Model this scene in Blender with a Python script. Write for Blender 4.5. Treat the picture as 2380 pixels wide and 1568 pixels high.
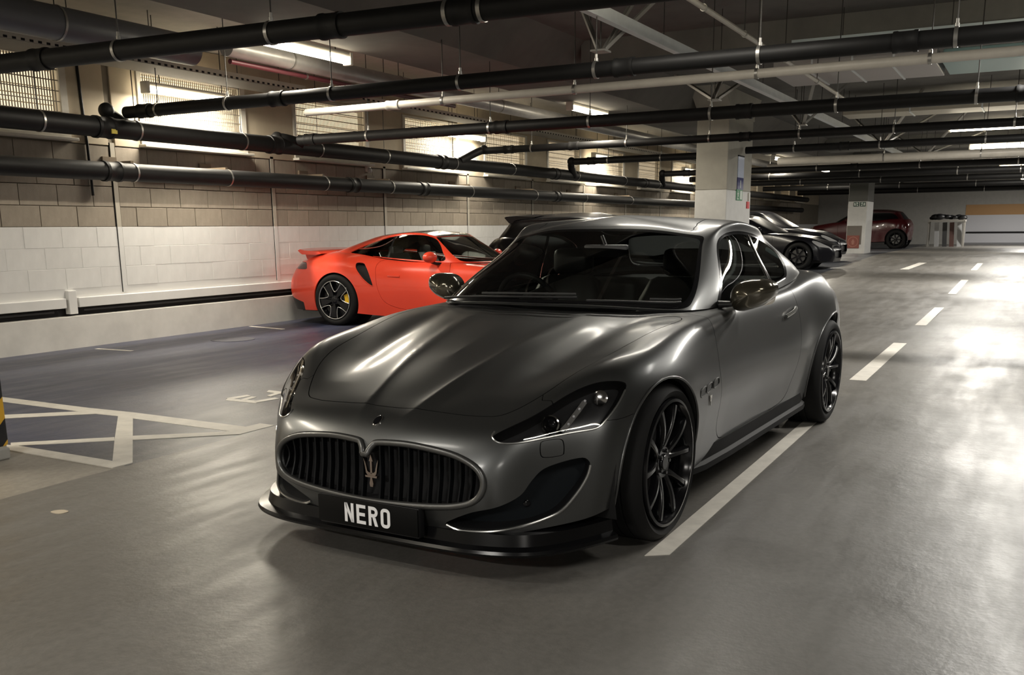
import bpy, bmesh, math, random
import numpy as np
from mathutils import Vector, Matrix
random.seed(7); rng = np.random.default_rng(7)
for o in list(bpy.data.objects): bpy.data.objects.remove(o)
scene = bpy.context.scene
C = scene.collection
R = math.radians
PI = math.pi

# ------------------------------------------------------------------ camera
W_, H_ = 2380, 1568
FPX, PITCH, ROLL, YAW, CAMH, CY = 2248.45, 0.2188, -0.0089, 0.4886, 1.3228, 1030.0
cy_, sy_, cp_, sp_ = math.cos(YAW), math.sin(YAW), math.cos(PITCH), math.sin(PITCH)
fwd = Vector((cy_*cp_, sy_*cp_, -sp_)); rt = Vector((sy_, -cy_, 0)); up = rt.cross(fwd)
r2 = rt*math.cos(ROLL) + up*math.sin(ROLL); u2 = -rt*math.sin(ROLL) + up*math.cos(ROLL)
cam_d = bpy.data.cameras.new('camera'); cam = bpy.data.objects.new('camera', cam_d); C.objects.link(cam)
cam.matrix_world = Matrix(((r2.x, u2.x, -fwd.x, 0), (r2.y, u2.y, -fwd.y, 0), (r2.z, u2.z, -fwd.z, CAMH), (0, 0, 0, 1)))
cam_d.sensor_fit = 'HORIZONTAL'; cam_d.sensor_width = 36.0
cam_d.lens = FPX/W_*36.0
cam_d.shift_y = (CY-H_/2)/W_
cam_d.clip_start = .05; cam_d.clip_end = 300
scene.camera = cam

# ------------------------------------------------------------------ world, exposure
wd = bpy.data.worlds.new('world'); scene.world = wd; wd.use_nodes = True
wd.node_tree.nodes['Background'].inputs[0].default_value = (.75, .85, 1, 1)
wd.node_tree.nodes['Background'].inputs[1].default_value = .02
scene.view_settings.view_transform = 'Standard'
scene.view_settings.look = 'None'
scene.view_settings.exposure = 0.28
scene.view_settings.gamma = 1.0
scene.view_settings.use_curve_mapping = False
scene.cycles.use_denoising = True
scene.cycles.max_bounces = 8
scene.cycles.diffuse_bounces = 4
scene.cycles.transparent_max_bounces = 12
scene.cycles.sample_clamp_indirect = 4.0
LAMP_W = 105.0             # watts of one batten light
WARM = (1.0, .915, .76)
COOL = (1.0, .965, .90)   # lane lamps

# ------------------------------------------------------------------ materials
MATS = {}
def mat(name, col, rough=.5, metal=0.0, spec=.5, coat=0.0, coatr=.05, emit=None, estr=0.0, var=0.0, scale=6.0, bump=0.0, bscale=80.0, rvar=0.0, coord='Object', stretch=None, rnd=0.0):
    if name in MATS: return MATS[name]
    m = bpy.data.materials.new(name); m.use_nodes = True; MATS[name] = m
    nt = m.node_tree; N = nt.nodes; L = nt.links; b = N['Principled BSDF']
    b.inputs['Base Color'].default_value = (*col, 1); b.inputs['Roughness'].default_value = rough
    b.inputs['Metallic'].default_value = metal; b.inputs['Specular IOR Level'].default_value = spec
    b.inputs['Coat Weight'].default_value = coat; b.inputs['Coat Roughness'].default_value = coatr
    if emit:
        b.inputs['Emission Color'].default_value = (*emit, 1); b.inputs['Emission Strength'].default_value = estr
    tc = N.new('ShaderNodeTexCoord'); src = tc.outputs[coord]
    if stretch:
        mp = N.new('ShaderNodeMapping'); mp.inputs['Scale'].default_value = stretch; L.new(src, mp.inputs[0]); src = mp.outputs[0]
    colout = None
    if var > 0 or rvar > 0:
        nz = N.new('ShaderNodeTexNoise'); nz.inputs['Scale'].default_value = scale; nz.inputs['Detail'].default_value = 6; nz.inputs['Roughness'].default_value = .62
        L.new(src, nz.inputs['Vector'])
        if var > 0:
            mx = N.new('ShaderNodeMix'); mx.data_type = 'RGBA'
            mx.inputs['A'].default_value = (*[max(0, c*(1-var)) for c in col], 1)
            mx.inputs['B'].default_value = (*[min(1, c*(1+var)) for c in col], 1)
            rp = N.new('ShaderNodeMapRange'); rp.inputs[1].default_value = .3; rp.inputs[2].default_value = .7
            L.new(nz.outputs['Fac'], rp.inputs[0]); L.new(rp.outputs[0], mx.inputs['Factor']); colout = mx.outputs['Result']
        if rvar > 0:
            r = N.new('ShaderNodeMapRange'); r.inputs[1].default_value = .3; r.inputs[2].default_value = .7
            r.inputs[3].default_value = max(.02, rough-rvar); r.inputs[4].default_value = min(1, rough+rvar)
            L.new(nz.outputs['Fac'], r.inputs[0]); L.new(r.outputs[0], b.inputs['Roughness'])
    if rnd > 0:
        oi = N.new('ShaderNodeObjectInfo'); mr = N.new('ShaderNodeMapRange'); mr.inputs[3].default_value = 1-rnd; mr.inputs[4].default_value = 1+rnd
        L.new(oi.outputs['Random'], mr.inputs[0])
        hs = N.new('ShaderNodeMix'); hs.data_type = 'RGBA'; hs.blend_type = 'MULTIPLY'; hs.inputs['Factor'].default_value = 1
        if colout: L.new(colout, hs.inputs['A'])
        else: hs.inputs['A'].default_value = (*col, 1)
        L.new(mr.outputs[0], hs.inputs['B']); colout = hs.outputs['Result']
    if colout: L.new(colout, b.inputs['Base Color'])
    if bump > 0:
        nb = N.new('ShaderNodeTexNoise'); nb.inputs['Scale'].default_value = bscale; nb.inputs['Detail'].default_value = 3
        L.new(src, nb.inputs['Vector']); bp = N.new('ShaderNodeBump'); bp.inputs['Strength'].default_value = bump; bp.inputs['Distance'].default_value = .004
        L.new(nb.outputs['Fac'], bp.inputs['Height']); L.new(bp.outputs[0], b.inputs['Normal'])
    return m
def backdark(m):      # inside faces of body panels are black lining
    nt = m.node_tree; N = nt.nodes; L = nt.links; b = N['Principled BSDF']; o = N['Material Output']
    g = N.new('ShaderNodeNewGeometry'); d = N.new('ShaderNodeBsdfDiffuse'); d.inputs[0].default_value = (.012, .012, .013, 1); x = N.new('ShaderNodeMixShader')
    L.new(g.outputs['Backfacing'], x.inputs[0]); L.new(b.outputs[0], x.inputs[1]); L.new(d.outputs[0], x.inputs[2]); L.new(x.outputs[0], o.inputs[0]); return m
def glassmat(name, tint, rough=.0, ior=1.5, refl=1.0):
    m = bpy.data.materials.new(name); m.use_nodes = True; MATS[name] = m
    nt = m.node_tree; N = nt.nodes; L = nt.links; N.remove(N['Principled BSDF'])
    tr = N.new('ShaderNodeBsdfTransparent'); tr.inputs[0].default_value = (*tint, 1)
    gl = N.new('ShaderNodeBsdfGlossy'); gl.inputs['Roughness'].default_value = rough; gl.inputs[0].default_value = (refl, refl, refl, 1)
    fr = N.new('ShaderNodeFresnel'); fr.inputs[0].default_value = ior
    mx = N.new('ShaderNodeMixShader'); L.new(fr.outputs[0], mx.inputs[0]); L.new(tr.outputs[0], mx.inputs[1]); L.new(gl.outputs[0], mx.inputs[2])
    L.new(mx.outputs[0], N['Material Output'].inputs[0]); return m

# ------------------------------------------------------------------ mesh builder
def basis(d):
    d = Vector(d).normalized(); a = Vector((0, 0, 1)) if abs(d.z) < .95 else Vector((1, 0, 0))
    x = d.cross(a).normalized(); return x, x.cross(d).normalized(), d
class MB:
    def __init__(s): s.V = []; s.F = []
    def add(s, V, F):
        n = len(s.V); s.V += [tuple(v) for v in V]; s.F += [tuple(i+n for i in f) for f in F]; return s
    def box(s, a, b):
        x0, y0, z0 = a; x1, y1, z1 = b
        return s.add([(x0,y0,z0),(x1,y0,z0),(x1,y1,z0),(x0,y1,z0),(x0,y0,z1),(x1,y0,z1),(x1,y1,z1),(x0,y1,z1)],
                     [(0,3,2,1),(4,5,6,7),(0,1,5,4),(1,2,6,5),(2,3,7,6),(3,0,4,7)])
    def bbox(s, a, b, c):           # box with chamfered edges
        bm = bmesh.new(); bmesh.ops.create_cube(bm, size=1)
        sz = [abs(b[i]-a[i]) for i in range(3)]; ce = [(b[i]+a[i])/2 for i in range(3)]
        for v in bm.verts: v.co = Vector([v.co[i]*sz[i]+ce[i] for i in range(3)])
        bmesh.ops.bevel(bm, geom=list(bm.edges), offset=c, segments=2, profile=.5, affect='EDGES')
        bm.verts.index_update(); s.add([v.co for v in bm.verts], [[v.index for v in f.verts] for f in bm.faces]); bm.free(); return s
    def bar(s, p, q, w, h, upv=(0, 0, 1)):   # box beam from p to q, w wide, h high
        p, q = Vector(p), Vector(q); d = (q-p).normalized(); x = d.cross(Vector(upv))
        if x.length < 1e-4: x = d.cross(Vector((1, 0, 0)))
        x.normalize(); y = x.cross(d); V = []
        for c in (p, q):
            for a, b in ((-1,-1),(1,-1),(1,1),(-1,1)): V.append(c + x*a*w/2 + y*b*h/2)
        return s.add(V, [(0,1,2,3),(7,6,5,4),(0,4,5,1),(1,5,6,2),(2,6,7,3),(3,7,4,0)])
    def tube(s, p, q, r, n=16, r1=None, cap=True):
        return s.path([p, q], r, n, cap, r1)
    def path(s, pts, r, n=12, cap=True, r1=None, closed=False, sx=1.0, sy=1.0):
        pts = [Vector(p) for p in pts]; m = len(pts); T = []
        for i in range(m):
            a = pts[(i-1) % m] if (closed or i > 0) else pts[0]; b = pts[(i+1) % m] if (closed or i < m-1) else pts[-1]
            T.append((b-a).normalized())
        x, y, _ = basis(T[0]); V = []; F = []
        for i, p in enumerate(pts):
            if i:
                q = T[i-1].rotation_difference(T[i]); x = (q @ x).normalized(); y = (q @ y).normalized()
            rr = r[i] if isinstance(r, (list, tuple)) else (r if r1 is None else r+(r1-r)*i/(m-1))
            for k in range(n):
                a = 2*PI*k/n; V.append(p + x*math.cos(a)*rr*sx + y*math.sin(a)*rr*sy)
        for i in range(m if closed else m-1):
            j = (i+1) % m
            for k in range(n): F.append((i*n+k, i*n+(k+1) % n, j*n+(k+1) % n, j*n+k))
        if cap and not closed: F += [tuple(range(n))[::-1], tuple(range((m-1)*n, m*n))]
        return s.add(V, F)
    def lathe(s, prof, c=(0, 0, 0), axis=(0, 1, 0), n=48, closed=False):   # prof: (radius, along)
        x, y, d = basis(axis); c = Vector(c); V = []; F = []; m = len(prof)
        for r, h in prof:
            for k in range(n):
                a = 2*PI*k/n; V.append(c + d*h + (x*math.cos(a)+y*math.sin(a))*r)
        for i in range(m if closed else m-1):
            j = (i+1) % m
            for k in range(n): F.append((i*n+k, i*n+(k+1) % n, j*n+(k+1) % n, j*n+k))
        return s.add(V, F)
    def prism(s, poly, f, d0, d1):   # poly 2D -> f(a, b, depth)
        n = len(poly); V = [f(a, b, d0) for a, b in poly]+[f(a, b, d1) for a, b in poly]
        return s.add(V, [tuple(range(n))[::-1], tuple(range(n, 2*n))]+[(i, (i+1) % n, n+(i+1) % n, n+i) for i in range(n)])
    def grid(s, P, flip=False):
        P = np.asarray(P); a, b, _ = P.shape; F = []
        for i in range(a-1):
            for j in range(b-1):
                f = (i*b+j, i*b+j+1, (i+1)*b+j+1, (i+1)*b+j); F.append(f[::-1] if flip else f)
        return s.add(P.reshape(-1, 3).tolist(), F)
    def sphere(s, c, r, n=16, m=10, sc=(1, 1, 1)):
        V = [(c[0], c[1], c[2]-r*sc[2])]; F = []
        for i in range(1, m):
            t = PI*i/m
            for k in range(n): V.append((c[0]+r*sc[0]*math.sin(t)*math.cos(2*PI*k/n), c[1]+r*sc[1]*math.sin(t)*math.sin(2*PI*k/n), c[2]-r*sc[2]*math.cos(t)))
        V.append((c[0], c[1], c[2]+r*sc[2])); e = len(V)-1
        for k in range(n):
            F.append((0, 1+(k+1) % n, 1+k)); F.append((e, 1+(m-2)*n+k, 1+(m-2)*n+(k+1) % n))
            for i in range(m-2): F.append((1+i*n+k, 1+i*n+(k+1) % n, 1+(i+1)*n+(k+1) % n, 1+(i+1)*n+k))
        return s.add(V, F)
    def xf(s, M): s.V = [tuple(M @ Vector(v)) for v in s.V]; return s
def ob(name, mb, m, parent=None, loc=None, smooth=35, fix=True):
    me = bpy.data.meshes.new(name); me.from_pydata(mb.V, [], mb.F)
    if fix:
        bm = bmesh.new(); bm.from_mesh(me); bmesh.ops.recalc_face_normals(bm, faces=bm.faces); bm.to_mesh(me); bm.free()
    me.materials.append(m)
    if smooth:
        me.polygons.foreach_set('use_smooth', [True]*len(me.polygons)); me.set_sharp_from_angle(angle=R(smooth))
    o = bpy.data.objects.new(name, me); C.objects.link(o)
    if parent is not None: o.parent = parent
    if loc is not None: o.location = loc
    return o
def tag(o, label, cat, group=None):
    o['label'] = label; o['category'] = cat
    if group: o['group'] = group
    return o
def thing(name, label, cat, loc=(0, 0, 0), rz=0.0, group=None):
    o = bpy.data.objects.new(name, None); C.objects.link(o); o.location = loc; o.rotation_euler = (0, 0, rz); o.empty_display_size = .2
    return tag(o, label, cat, group)
def struct(name, mb, m, parent=None, smooth=0, loc=None):
    o = ob(name, mb, m, parent, loc, smooth)
    if parent is None: o['kind'] = 'structure'
    return o
def inst(src, name, parent=None, loc=None, M=None):
    o = bpy.data.objects.new(name, src.data); C.objects.link(o)
    if parent is not None: o.parent = parent
    if M is not None: o.matrix_local = M
    elif loc is not None: o.location = loc
    return o
def crom(pts, n=6, closed=True):
    P = np.array(pts, float); m = len(P); out = []
    for i in range(m if closed else m-1):
        p0, p1, p2, p3 = (P[(i+k) % m] if closed else P[min(max(i+k, 0), m-1)] for k in (-1, 0, 1, 2))
        for j in range(n):
            t = j/n; out.append(.5*((2*p1)+(-p0+p2)*t+(2*p0-5*p1+4*p2-p3)*t*t+(-p0+3*p1-3*p2+p3)*t**3))
    if not closed: out.append(P[-1])
    return np.array(out)

# ------------------------------------------------------------------ curved panels cut along smooth outlines
def nspline(y, x=None):
    y = np.asarray(y, float); n = len(y); x = np.arange(n, dtype=float) if x is None else np.asarray(x, float)
    h = np.diff(x); A = np.zeros((n, n)); B = np.zeros_like(y); A[0, 0] = A[-1, -1] = 1
    for i in range(1, n-1):
        A[i, i-1] = h[i-1]; A[i, i] = 2*(h[i-1]+h[i]); A[i, i+1] = h[i]
        B[i] = 6*((y[i+1]-y[i])/h[i]-(y[i]-y[i-1])/h[i-1])
    M = np.linalg.solve(A, B.reshape(n, -1)).reshape(y.shape)
    def ev(t):
        t = np.asarray(t, float); i = np.clip(np.searchsorted(x, t, side='right')-1, 0, n-2)
        sh = (-1,)+(1,)*(y.ndim-1)
        a = ((x[i+1]-t)/h[i]).reshape(sh); b = ((t-x[i])/h[i]).reshape(sh); hh = h[i].reshape(sh)
        return a*y[i]+b*y[i+1]+((a**3-a)*M[i]+(b**3-b)*M[i+1])*hh*hh/6
    return ev
def surf(T, s, t):
    T = np.asarray(T, float); Rn, Cn, _ = T.shape; m = np.array([1, -1, 1])
    E = np.concatenate([T[:, 3:0:-1]*m, T, T[:, -2:-5:-1]*m], 1)
    xs = np.concatenate([[-3, -2, -1], np.arange(Cn), [Cn, Cn+1, Cn+2]])
    P = nspline(nspline(E.transpose(1, 0, 2), xs)(t).transpose(1, 0, 2))(s)
    P[:, np.abs(t) < 1e-9, 1] = 0; P[:, np.abs(t-(Cn-1)) < 1e-9, 1] = 0
    return P
def poly_sdf(p, poly):
    p = np.asarray(p); q = np.asarray(poly); a = q; b = np.roll(q, -1, 0)
    d = np.full(len(p), 1e9); ins = np.zeros(len(p), bool)
    for (ax, ay), (bx, by) in zip(a, b):
        ex, ey = bx-ax, by-ay; wx, wy = p[:, 0]-ax, p[:, 1]-ay
        t = np.clip((wx*ex+wy*ey)/(ex*ex+ey*ey+1e-18), 0, 1)
        d = np.minimum(d, (wx-ex*t)**2+(wy-ey*t)**2)
        if ay != by:
            c = ((ay > p[:, 1]) != (by > p[:, 1])) & (p[:, 0] < (bx-ax)*(p[:, 1]-ay)/(by-ay)+ax); ins ^= c
    d = np.sqrt(d); return np.where(ins, -d, d)
class PM:
    """surface piece: positions, normals, grid parameters, faces"""
    def __init__(s, V, N, ST, F): s.V, s.N, s.ST, s.F = V, N, ST, F
    @staticmethod
    def from_grid(sv, tv, P, disp=None):
        a, b, _ = P.shape
        du = np.gradient(P, axis=0); dv = np.gradient(P, axis=1)
        n = np.cross(dv, du); l = np.linalg.norm(n, axis=2, keepdims=True); n = n/np.maximum(l, 1e-12)
        bad = (l[..., 0] < 1e-9)
        ctr = np.array([P[..., 0].mean(), 0, .3]); flip = ((n*(P-ctr)).sum() < 0)
        if flip: n = -n
        F = [];
        for i in range(a-1):
            for j in range(b-1):
                f = (i*b+j, i*b+j+1, (i+1)*b+j+1, (i+1)*b+j); F.append(f)
        n[bad] = (0, 0, 1)
        ST = np.stack(np.meshgrid(sv, tv, indexing='ij'), -1).reshape(-1, 2)
        pm = PM(P.reshape(-1, 3), n.reshape(-1, 3), ST, F)
        f = F[len(F)//2]; fn = np.cross(pm.V[f[1]]-pm.V[f[0]], pm.V[f[2]]-pm.V[f[0]])
        if (fn*pm.N[f[0]]).sum() < 0: pm.F = [g[::-1] for g in F]
        return pm
    def val(s, fn): return fn(s)
    def cut(s, val):
        """-> (inside val<0, outside)"""
        val = np.where(np.abs(val) < 1e-7, 1e-7, val); sg = val < 0
        V = list(s.V); N = list(s.N); ST = list(s.ST); new = {}; ins = []; out = []
        sl = sg.tolist(); vl = val.tolist()
        for f in s.F:
            k = sum(sl[i] for i in f)
            if k == len(f): ins.append(f); continue
            if k == 0: out.append(f); continue
            A = []; B = []
            m = len(f)
            for q in range(m):
                i, j = f[q], f[(q+1) % m]
                (A if sl[i] else B).append(i)
                if sl[i] != sl[j]:
                    key = (i, j) if i < j else (j, i)
                    if key not in new:
                        t = vl[i]/(vl[i]-vl[j]); new[key] = len(V)
                        V.append(s.V[i]*(1-t)+s.V[j]*t); nn = s.N[i]*(1-t)+s.N[j]*t; N.append(nn/max(1e-9, np.linalg.norm(nn))); ST.append(s.ST[i]*(1-t)+s.ST[j]*t)
                    A.append(new[key]); B.append(new[key])
            if len(A) >= 3: ins.append(tuple(A))
            if len(B) >= 3: out.append(tuple(B))
        V = np.array(V); N = np.array(N); ST = np.array(ST)
        return PM(V, N, ST, ins).compact(), PM(V, N, ST, out).compact()
    def compact(s):
        if not s.F: return PM(np.zeros((0, 3)), np.zeros((0, 3)), np.zeros((0, 2)), [])
        used = np.unique(np.concatenate([np.array(f) for f in s.F])) if len(s.F) < 200 else np.unique(np.fromiter((i for f in s.F for i in f), int))
        mp = np.full(len(s.V), -1); mp[used] = np.arange(len(used)); ml = mp.tolist()
        return PM(s.V[used], s.N[used], s.ST[used], [tuple(ml[i] for i in f) for f in s.F])
    def mirror(s): return PM(s.V*[1, -1, 1], s.N*[1, -1, 1], s.ST.copy(), [f[::-1] for f in s.F])
    def both(s):
        o = s.mirror(); n = len(s.V); idx = list(range(n, 2*n))
        for i in np.nonzero(np.abs(s.V[:, 1]) < 1e-6)[0]: idx[i] = int(i)
        N = np.concatenate([s.N, o.N])
        for i in np.nonzero(np.abs(s.V[:, 1]) < 1e-6)[0]:
            N[i, 1] = 0
        return PM(np.concatenate([s.V, o.V]), N, np.concatenate([s.ST, o.ST]), s.F+[tuple(idx[i] for i in f) for f in o.F]).compact()
    def offset(s, d): return PM(s.V+s.N*d, s.N, s.ST, s.F)
    def flipped(s): return PM(s.V, -s.N, s.ST, [f[::-1] for f in s.F])
    def boundary(s):
        cnt = {}
        for f in s.F:
            for q in range(len(f)):
                i, j = f[q], f[(q+1) % len(f)]; k = (min(i, j), max(i, j)); cnt[k] = None if k in cnt else (i, j)
        return [e for e in cnt.values() if e]
def pobj(name, pm, m, parent, lip=0.0, lipmat=None, extra=None):
    """panel object; lip = depth of the folded-in edge"""
    V = pm.V.tolist(); F = [tuple(f) for f in pm.F]; nf = len(F)
    if lip:
        bd = pm.boundary(); mp = {}
        for i, j in bd:
            for k in (i, j):
                if k not in mp: mp[k] = len(V); V.append((pm.V[k]-pm.N[k]*lip).tolist())
            F.append((j, i, mp[i], mp[j]))
    me = bpy.data.meshes.new(name); me.from_pydata(V, [], F)
    me.materials.append(m)
    if lipmat is not None:
        me.materials.append(lipmat)
        for p in me.polygons[nf:]: p.material_index = 1
    me.polygons.foreach_set('use_smooth', [True]*len(F))
    ln = []
    for k, f in enumerate(F):
        if k < nf: ln += [tuple(pm.N[i]) for i in f]
        else: n = me.polygons[k].normal; ln += [tuple(n)]*len(f)
    me.normals_split_custom_set(ln)
    o = bpy.data.objects.new(name, me); C.objects.link(o)
    if parent is not None: o.parent = parent
    return o
# ------------------------------------------------------------------ lamp positions (label, centre, axis, ceiling height, power)
LAMPS = [
 ('bright batten light above the orange car, nearest along the bay ceiling', (8.78, 7.15, 3.19), 'X', 3.62, .9),
 ('batten light in front of the second grilled window', (9.55, 9.63, 2.98), 'X', 3.62, .9),
 ('batten light along the bay ceiling beyond the third cross pipe', (15.66, 6.82, 3.20), 'X', 3.30, .8),
 ('upper of the two long lamps at the right edge', (21.4, .92, 3.10), 'Y', 3.75, 1.7),
 ('lower of the two long lamps at the right edge', (26.9, .86, 3.12), 'Y', 3.75, 1.7),
 ('short end of a lamp at the right edge above the long ones', (16.6, -.28, 3.11), 'Y', 3.42, 1.7),
 ('batten light on the beam line, third along after the orange car', (22.6, 6.8, 3.19), 'X', 3.30, .8),
 ('batten light on the beam line, fourth along after the orange car', (29.5, 6.8, 3.19), 'X', 3.30, 1.2),
 ('batten light on the beam line, farthest along', (36.4, 6.8, 3.19), 'X', 3.30, 1.6),
 ('batten light by the windows, second along the block wall', (16.3, 9.63, 2.99), 'X', 3.62, .7),
 ('batten light by the windows, third along the block wall', (23.2, 9.63, 2.99), 'X', 3.62, .7),
 ('batten light by the windows, farthest along the block wall', (30.1, 9.63, 2.99), 'X', 3.62, .7),
 ('third lamp along the lane, small in the distance', (31.5, .6, 3.10), 'Y', 3.75, 1.1),
 ('fourth lamp along the lane, small in the distance', (36.5, .5, 3.10), 'Y', 3.75, 1.1),
 ('farthest lamp along the lane, by the end wall', (46, 0, 3.10), 'Y', 3.75, 3.0),
]
for x, y, ax, p in ((2.5, 9.6, 'X', .6), (1.9, 7.1, 'X', .9), (-5, 7.1, 'X', .9), (10.9, -.75, 'Y', 1.8), (7.3, 2.45, 'Y', .2), (6.6, -.9, 'Y', .7), (1.6, -1.6, 'Y', .35), (.6, 3.6, 'Y', .25), (-3.6, 1.8, 'Y', 2.2), (-4.5, -4, 'Y', 1.4)):  # unseen battens: rows carried on, the rest added to fill the foreground
    LAMPS.append(('unseen batten light out of frame, lighting the foreground', (x, y, 3.15 if ax == 'Y' else (3.19 if y < 8 else 2.98)), ax, 3.75 if ax == 'Y' else 3.62, p))

# ------------------------------------------------------------------ the garage: floor, walls, ceiling
YW = 9.87                                     # face of the block wall
def FZ(x): t = min(1, max(0, (x-16)/18)); return .38*t
def floor_mat():
    m = bpy.data.materials.new('floor_paint'); m.use_nodes = True; MATS['floor_paint'] = m
    nt = m.node_tree; N = nt.nodes; L = nt.links; b = N['Principled BSDF']
    tc = N.new('ShaderNodeTexCoord'); sp = N.new('ShaderNodeSeparateXYZ'); L.new(tc.outputs['Object'], sp.inputs[0])
    def math_(op, a, bb, clamp=False):
        n = N.new('ShaderNodeMath'); n.operation = op; n.use_clamp = clamp
        for i, v in enumerate((a, bb)):
            if isinstance(v, (int, float)): n.inputs[i].default_value = v
            else: L.new(v, n.inputs[i])
        return n.outputs[0]
    def noise(scale, det, stretch=(1, 1, 1), rough=.6):
        mp = N.new('ShaderNodeMapping'); mp.inputs['Scale'].default_value = stretch; L.new(tc.outputs['Object'], mp.inputs[0])
        n = N.new('ShaderNodeTexNoise'); n.inputs['Scale'].default_value = scale; n.inputs['Detail'].default_value = det; n.inputs['Roughness'].default_value = rough; L.new(mp.outputs[0], n.inputs['Vector']); return n.outputs['Fac']
    def mr(v, a, bb, c=0., d=1.):
        n = N.new('ShaderNodeMapRange'); n.inputs[1].default_value = a; n.inputs[2].default_value = bb; n.inputs[3].default_value = c; n.inputs[4].default_value = d; L.new(v, n.inputs[0]); return n.outputs[0]
    def mix(f, a, bb, bl='MIX'):
        n = N.new('ShaderNodeMix'); n.data_type = 'RGBA'; n.blend_type = bl
        if isinstance(f, float): n.inputs['Factor'].default_value = f
        else: L.new(f, n.inputs['Factor'])
        for k, v in (('A', a), ('B', bb)):
            if isinstance(v, tuple): n.inputs[k].default_value = (*v, 1)
            else: L.new(v, n.inputs[k])
        return n.outputs['Result']
    x, y = sp.outputs[0], sp.outputs[1]
    wob = math_('MULTIPLY', math_('SUBTRACT', noise(3, 2), .5), .02)
    bay = math_('GREATER_THAN', math_('ADD', y, wob), 4.53)
    # bay paint: slate blue near the wall end, greyer towards the far bays; bare pale screed left of the hatching
    grey = mr(math_('ADD', x, math_('MULTIPLY', math_('SUBTRACT', y, 5.5), -2.6)), 4.6, 6.2)
    blue = mix(grey, (.020, .026, .066), (.046, .052, .066))
    scr = math_('LESS_THAN', math_('ADD', math_('MULTIPLY', math_('SUBTRACT', y, 4.57), .022), math_('SUBTRACT', x, 3.75)), 0.0)
    bcol = mix(scr, blue, (.30, .275, .235))
    lane = mix(mr(y, -1.2, 1.6), (.160, .162, .159), (.158, .149, .135))
    col = mix(bay, lane, bcol)
    dirt = noise(1.1, 8, (1, 1, 1), .7); fine = noise(28, 5, (1, 1, 1), .6); streak = noise(2.2, 6, (.35, 2.2, 1), .6)
    col = mix(mr(dirt, .38, .68, 0, .28), col, (.17, .160, .145)); col = mix(mr(fine, .38, .66, 0, .26), col, (.06, .058, .055))
    col = mix(mr(streak, .52, .75, 0, .16), col, (.22, .215, .215))
    L.new(col, b.inputs['Base Color'])
    ro = math_('ADD', mr(dirt, .3, .7, .34, .50), mr(streak, .4, .7, -.07, .08)); L.new(ro, b.inputs['Roughness'])
    b.inputs['Specular IOR Level'].default_value = .5
    bp = N.new('ShaderNodeBump'); bp.inputs['Strength'].default_value = .25; bp.inputs['Distance'].default_value = .003; L.new(noise(60, 4), bp.inputs['Height'])
    b2 = N.new('ShaderNodeBump'); b2.inputs['Strength'].default_value = .25; b2.inputs['Distance'].default_value = .02; L.new(noise(3.5, 4), b2.inputs['Height']); L.new(bp.outputs[0], b2.inputs['Normal'])
    L.new(b2.outputs[0], b.inputs['Normal']); return m
xs = [-8, 16]+[16+18*i/12 for i in range(1, 13)]+[70]
m = MB(); V = []
for x in xs: V += [(x, -9, FZ(x)), (x, 10.6, FZ(x))]
m.add(V, [(2*i, 2*i+2, 2*i+3, 2*i+1) for i in range(len(xs)-1)]); struct('floor', m, floor_mat())
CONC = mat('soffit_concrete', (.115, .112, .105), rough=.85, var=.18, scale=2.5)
CONCL = mat('pale_concrete', (.30, .29, .265), rough=.85, var=.12, scale=3)
WHITEW = mat('white_wall_paint', (.66, .655, .64), rough=.6, var=.05, scale=4, rnd=.02)
BLOCKM = mat('bare_block', (.29, .25, .20), rough=.9, var=.10, scale=7, rnd=.13, bump=.3, bscale=90)
MORTAR = mat('mortar', (.20, .175, .135), rough=.95, var=.1)
WMORT = mat('painted_joint', (.64, .635, .62), rough=.7)
DARKJ = mat('joint_black', (.012, .011, .012), rough=.9)
STEELP = mat('painted_steel', (.60, .57, .50), rough=.5, var=.08)
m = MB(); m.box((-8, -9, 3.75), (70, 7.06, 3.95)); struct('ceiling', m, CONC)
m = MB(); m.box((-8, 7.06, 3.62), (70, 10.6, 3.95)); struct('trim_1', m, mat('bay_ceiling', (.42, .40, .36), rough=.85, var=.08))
m = MB(); V = []
for x in (-8, 70): V += [(x, 7.06, 3.30), (x, 5.95, 3.30), (x, 5.55, 3.75), (x, 7.06, 3.75)]
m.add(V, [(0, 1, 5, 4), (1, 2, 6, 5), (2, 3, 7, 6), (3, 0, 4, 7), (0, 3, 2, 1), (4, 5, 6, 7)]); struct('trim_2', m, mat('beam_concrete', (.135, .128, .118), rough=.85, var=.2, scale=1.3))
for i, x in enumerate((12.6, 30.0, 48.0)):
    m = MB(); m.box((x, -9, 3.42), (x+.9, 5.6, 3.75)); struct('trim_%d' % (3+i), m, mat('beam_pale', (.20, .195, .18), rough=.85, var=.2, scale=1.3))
m = MB(); m.box((-8, -9.2, -.1), (70, -9, 3.95)); struct('wall_right', m, CONCL)
m = MB(); m.box((-8.2, -9.2, -.1), (-8, 10.6, 3.95)); struct('wall_back', m, CONCL)

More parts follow.
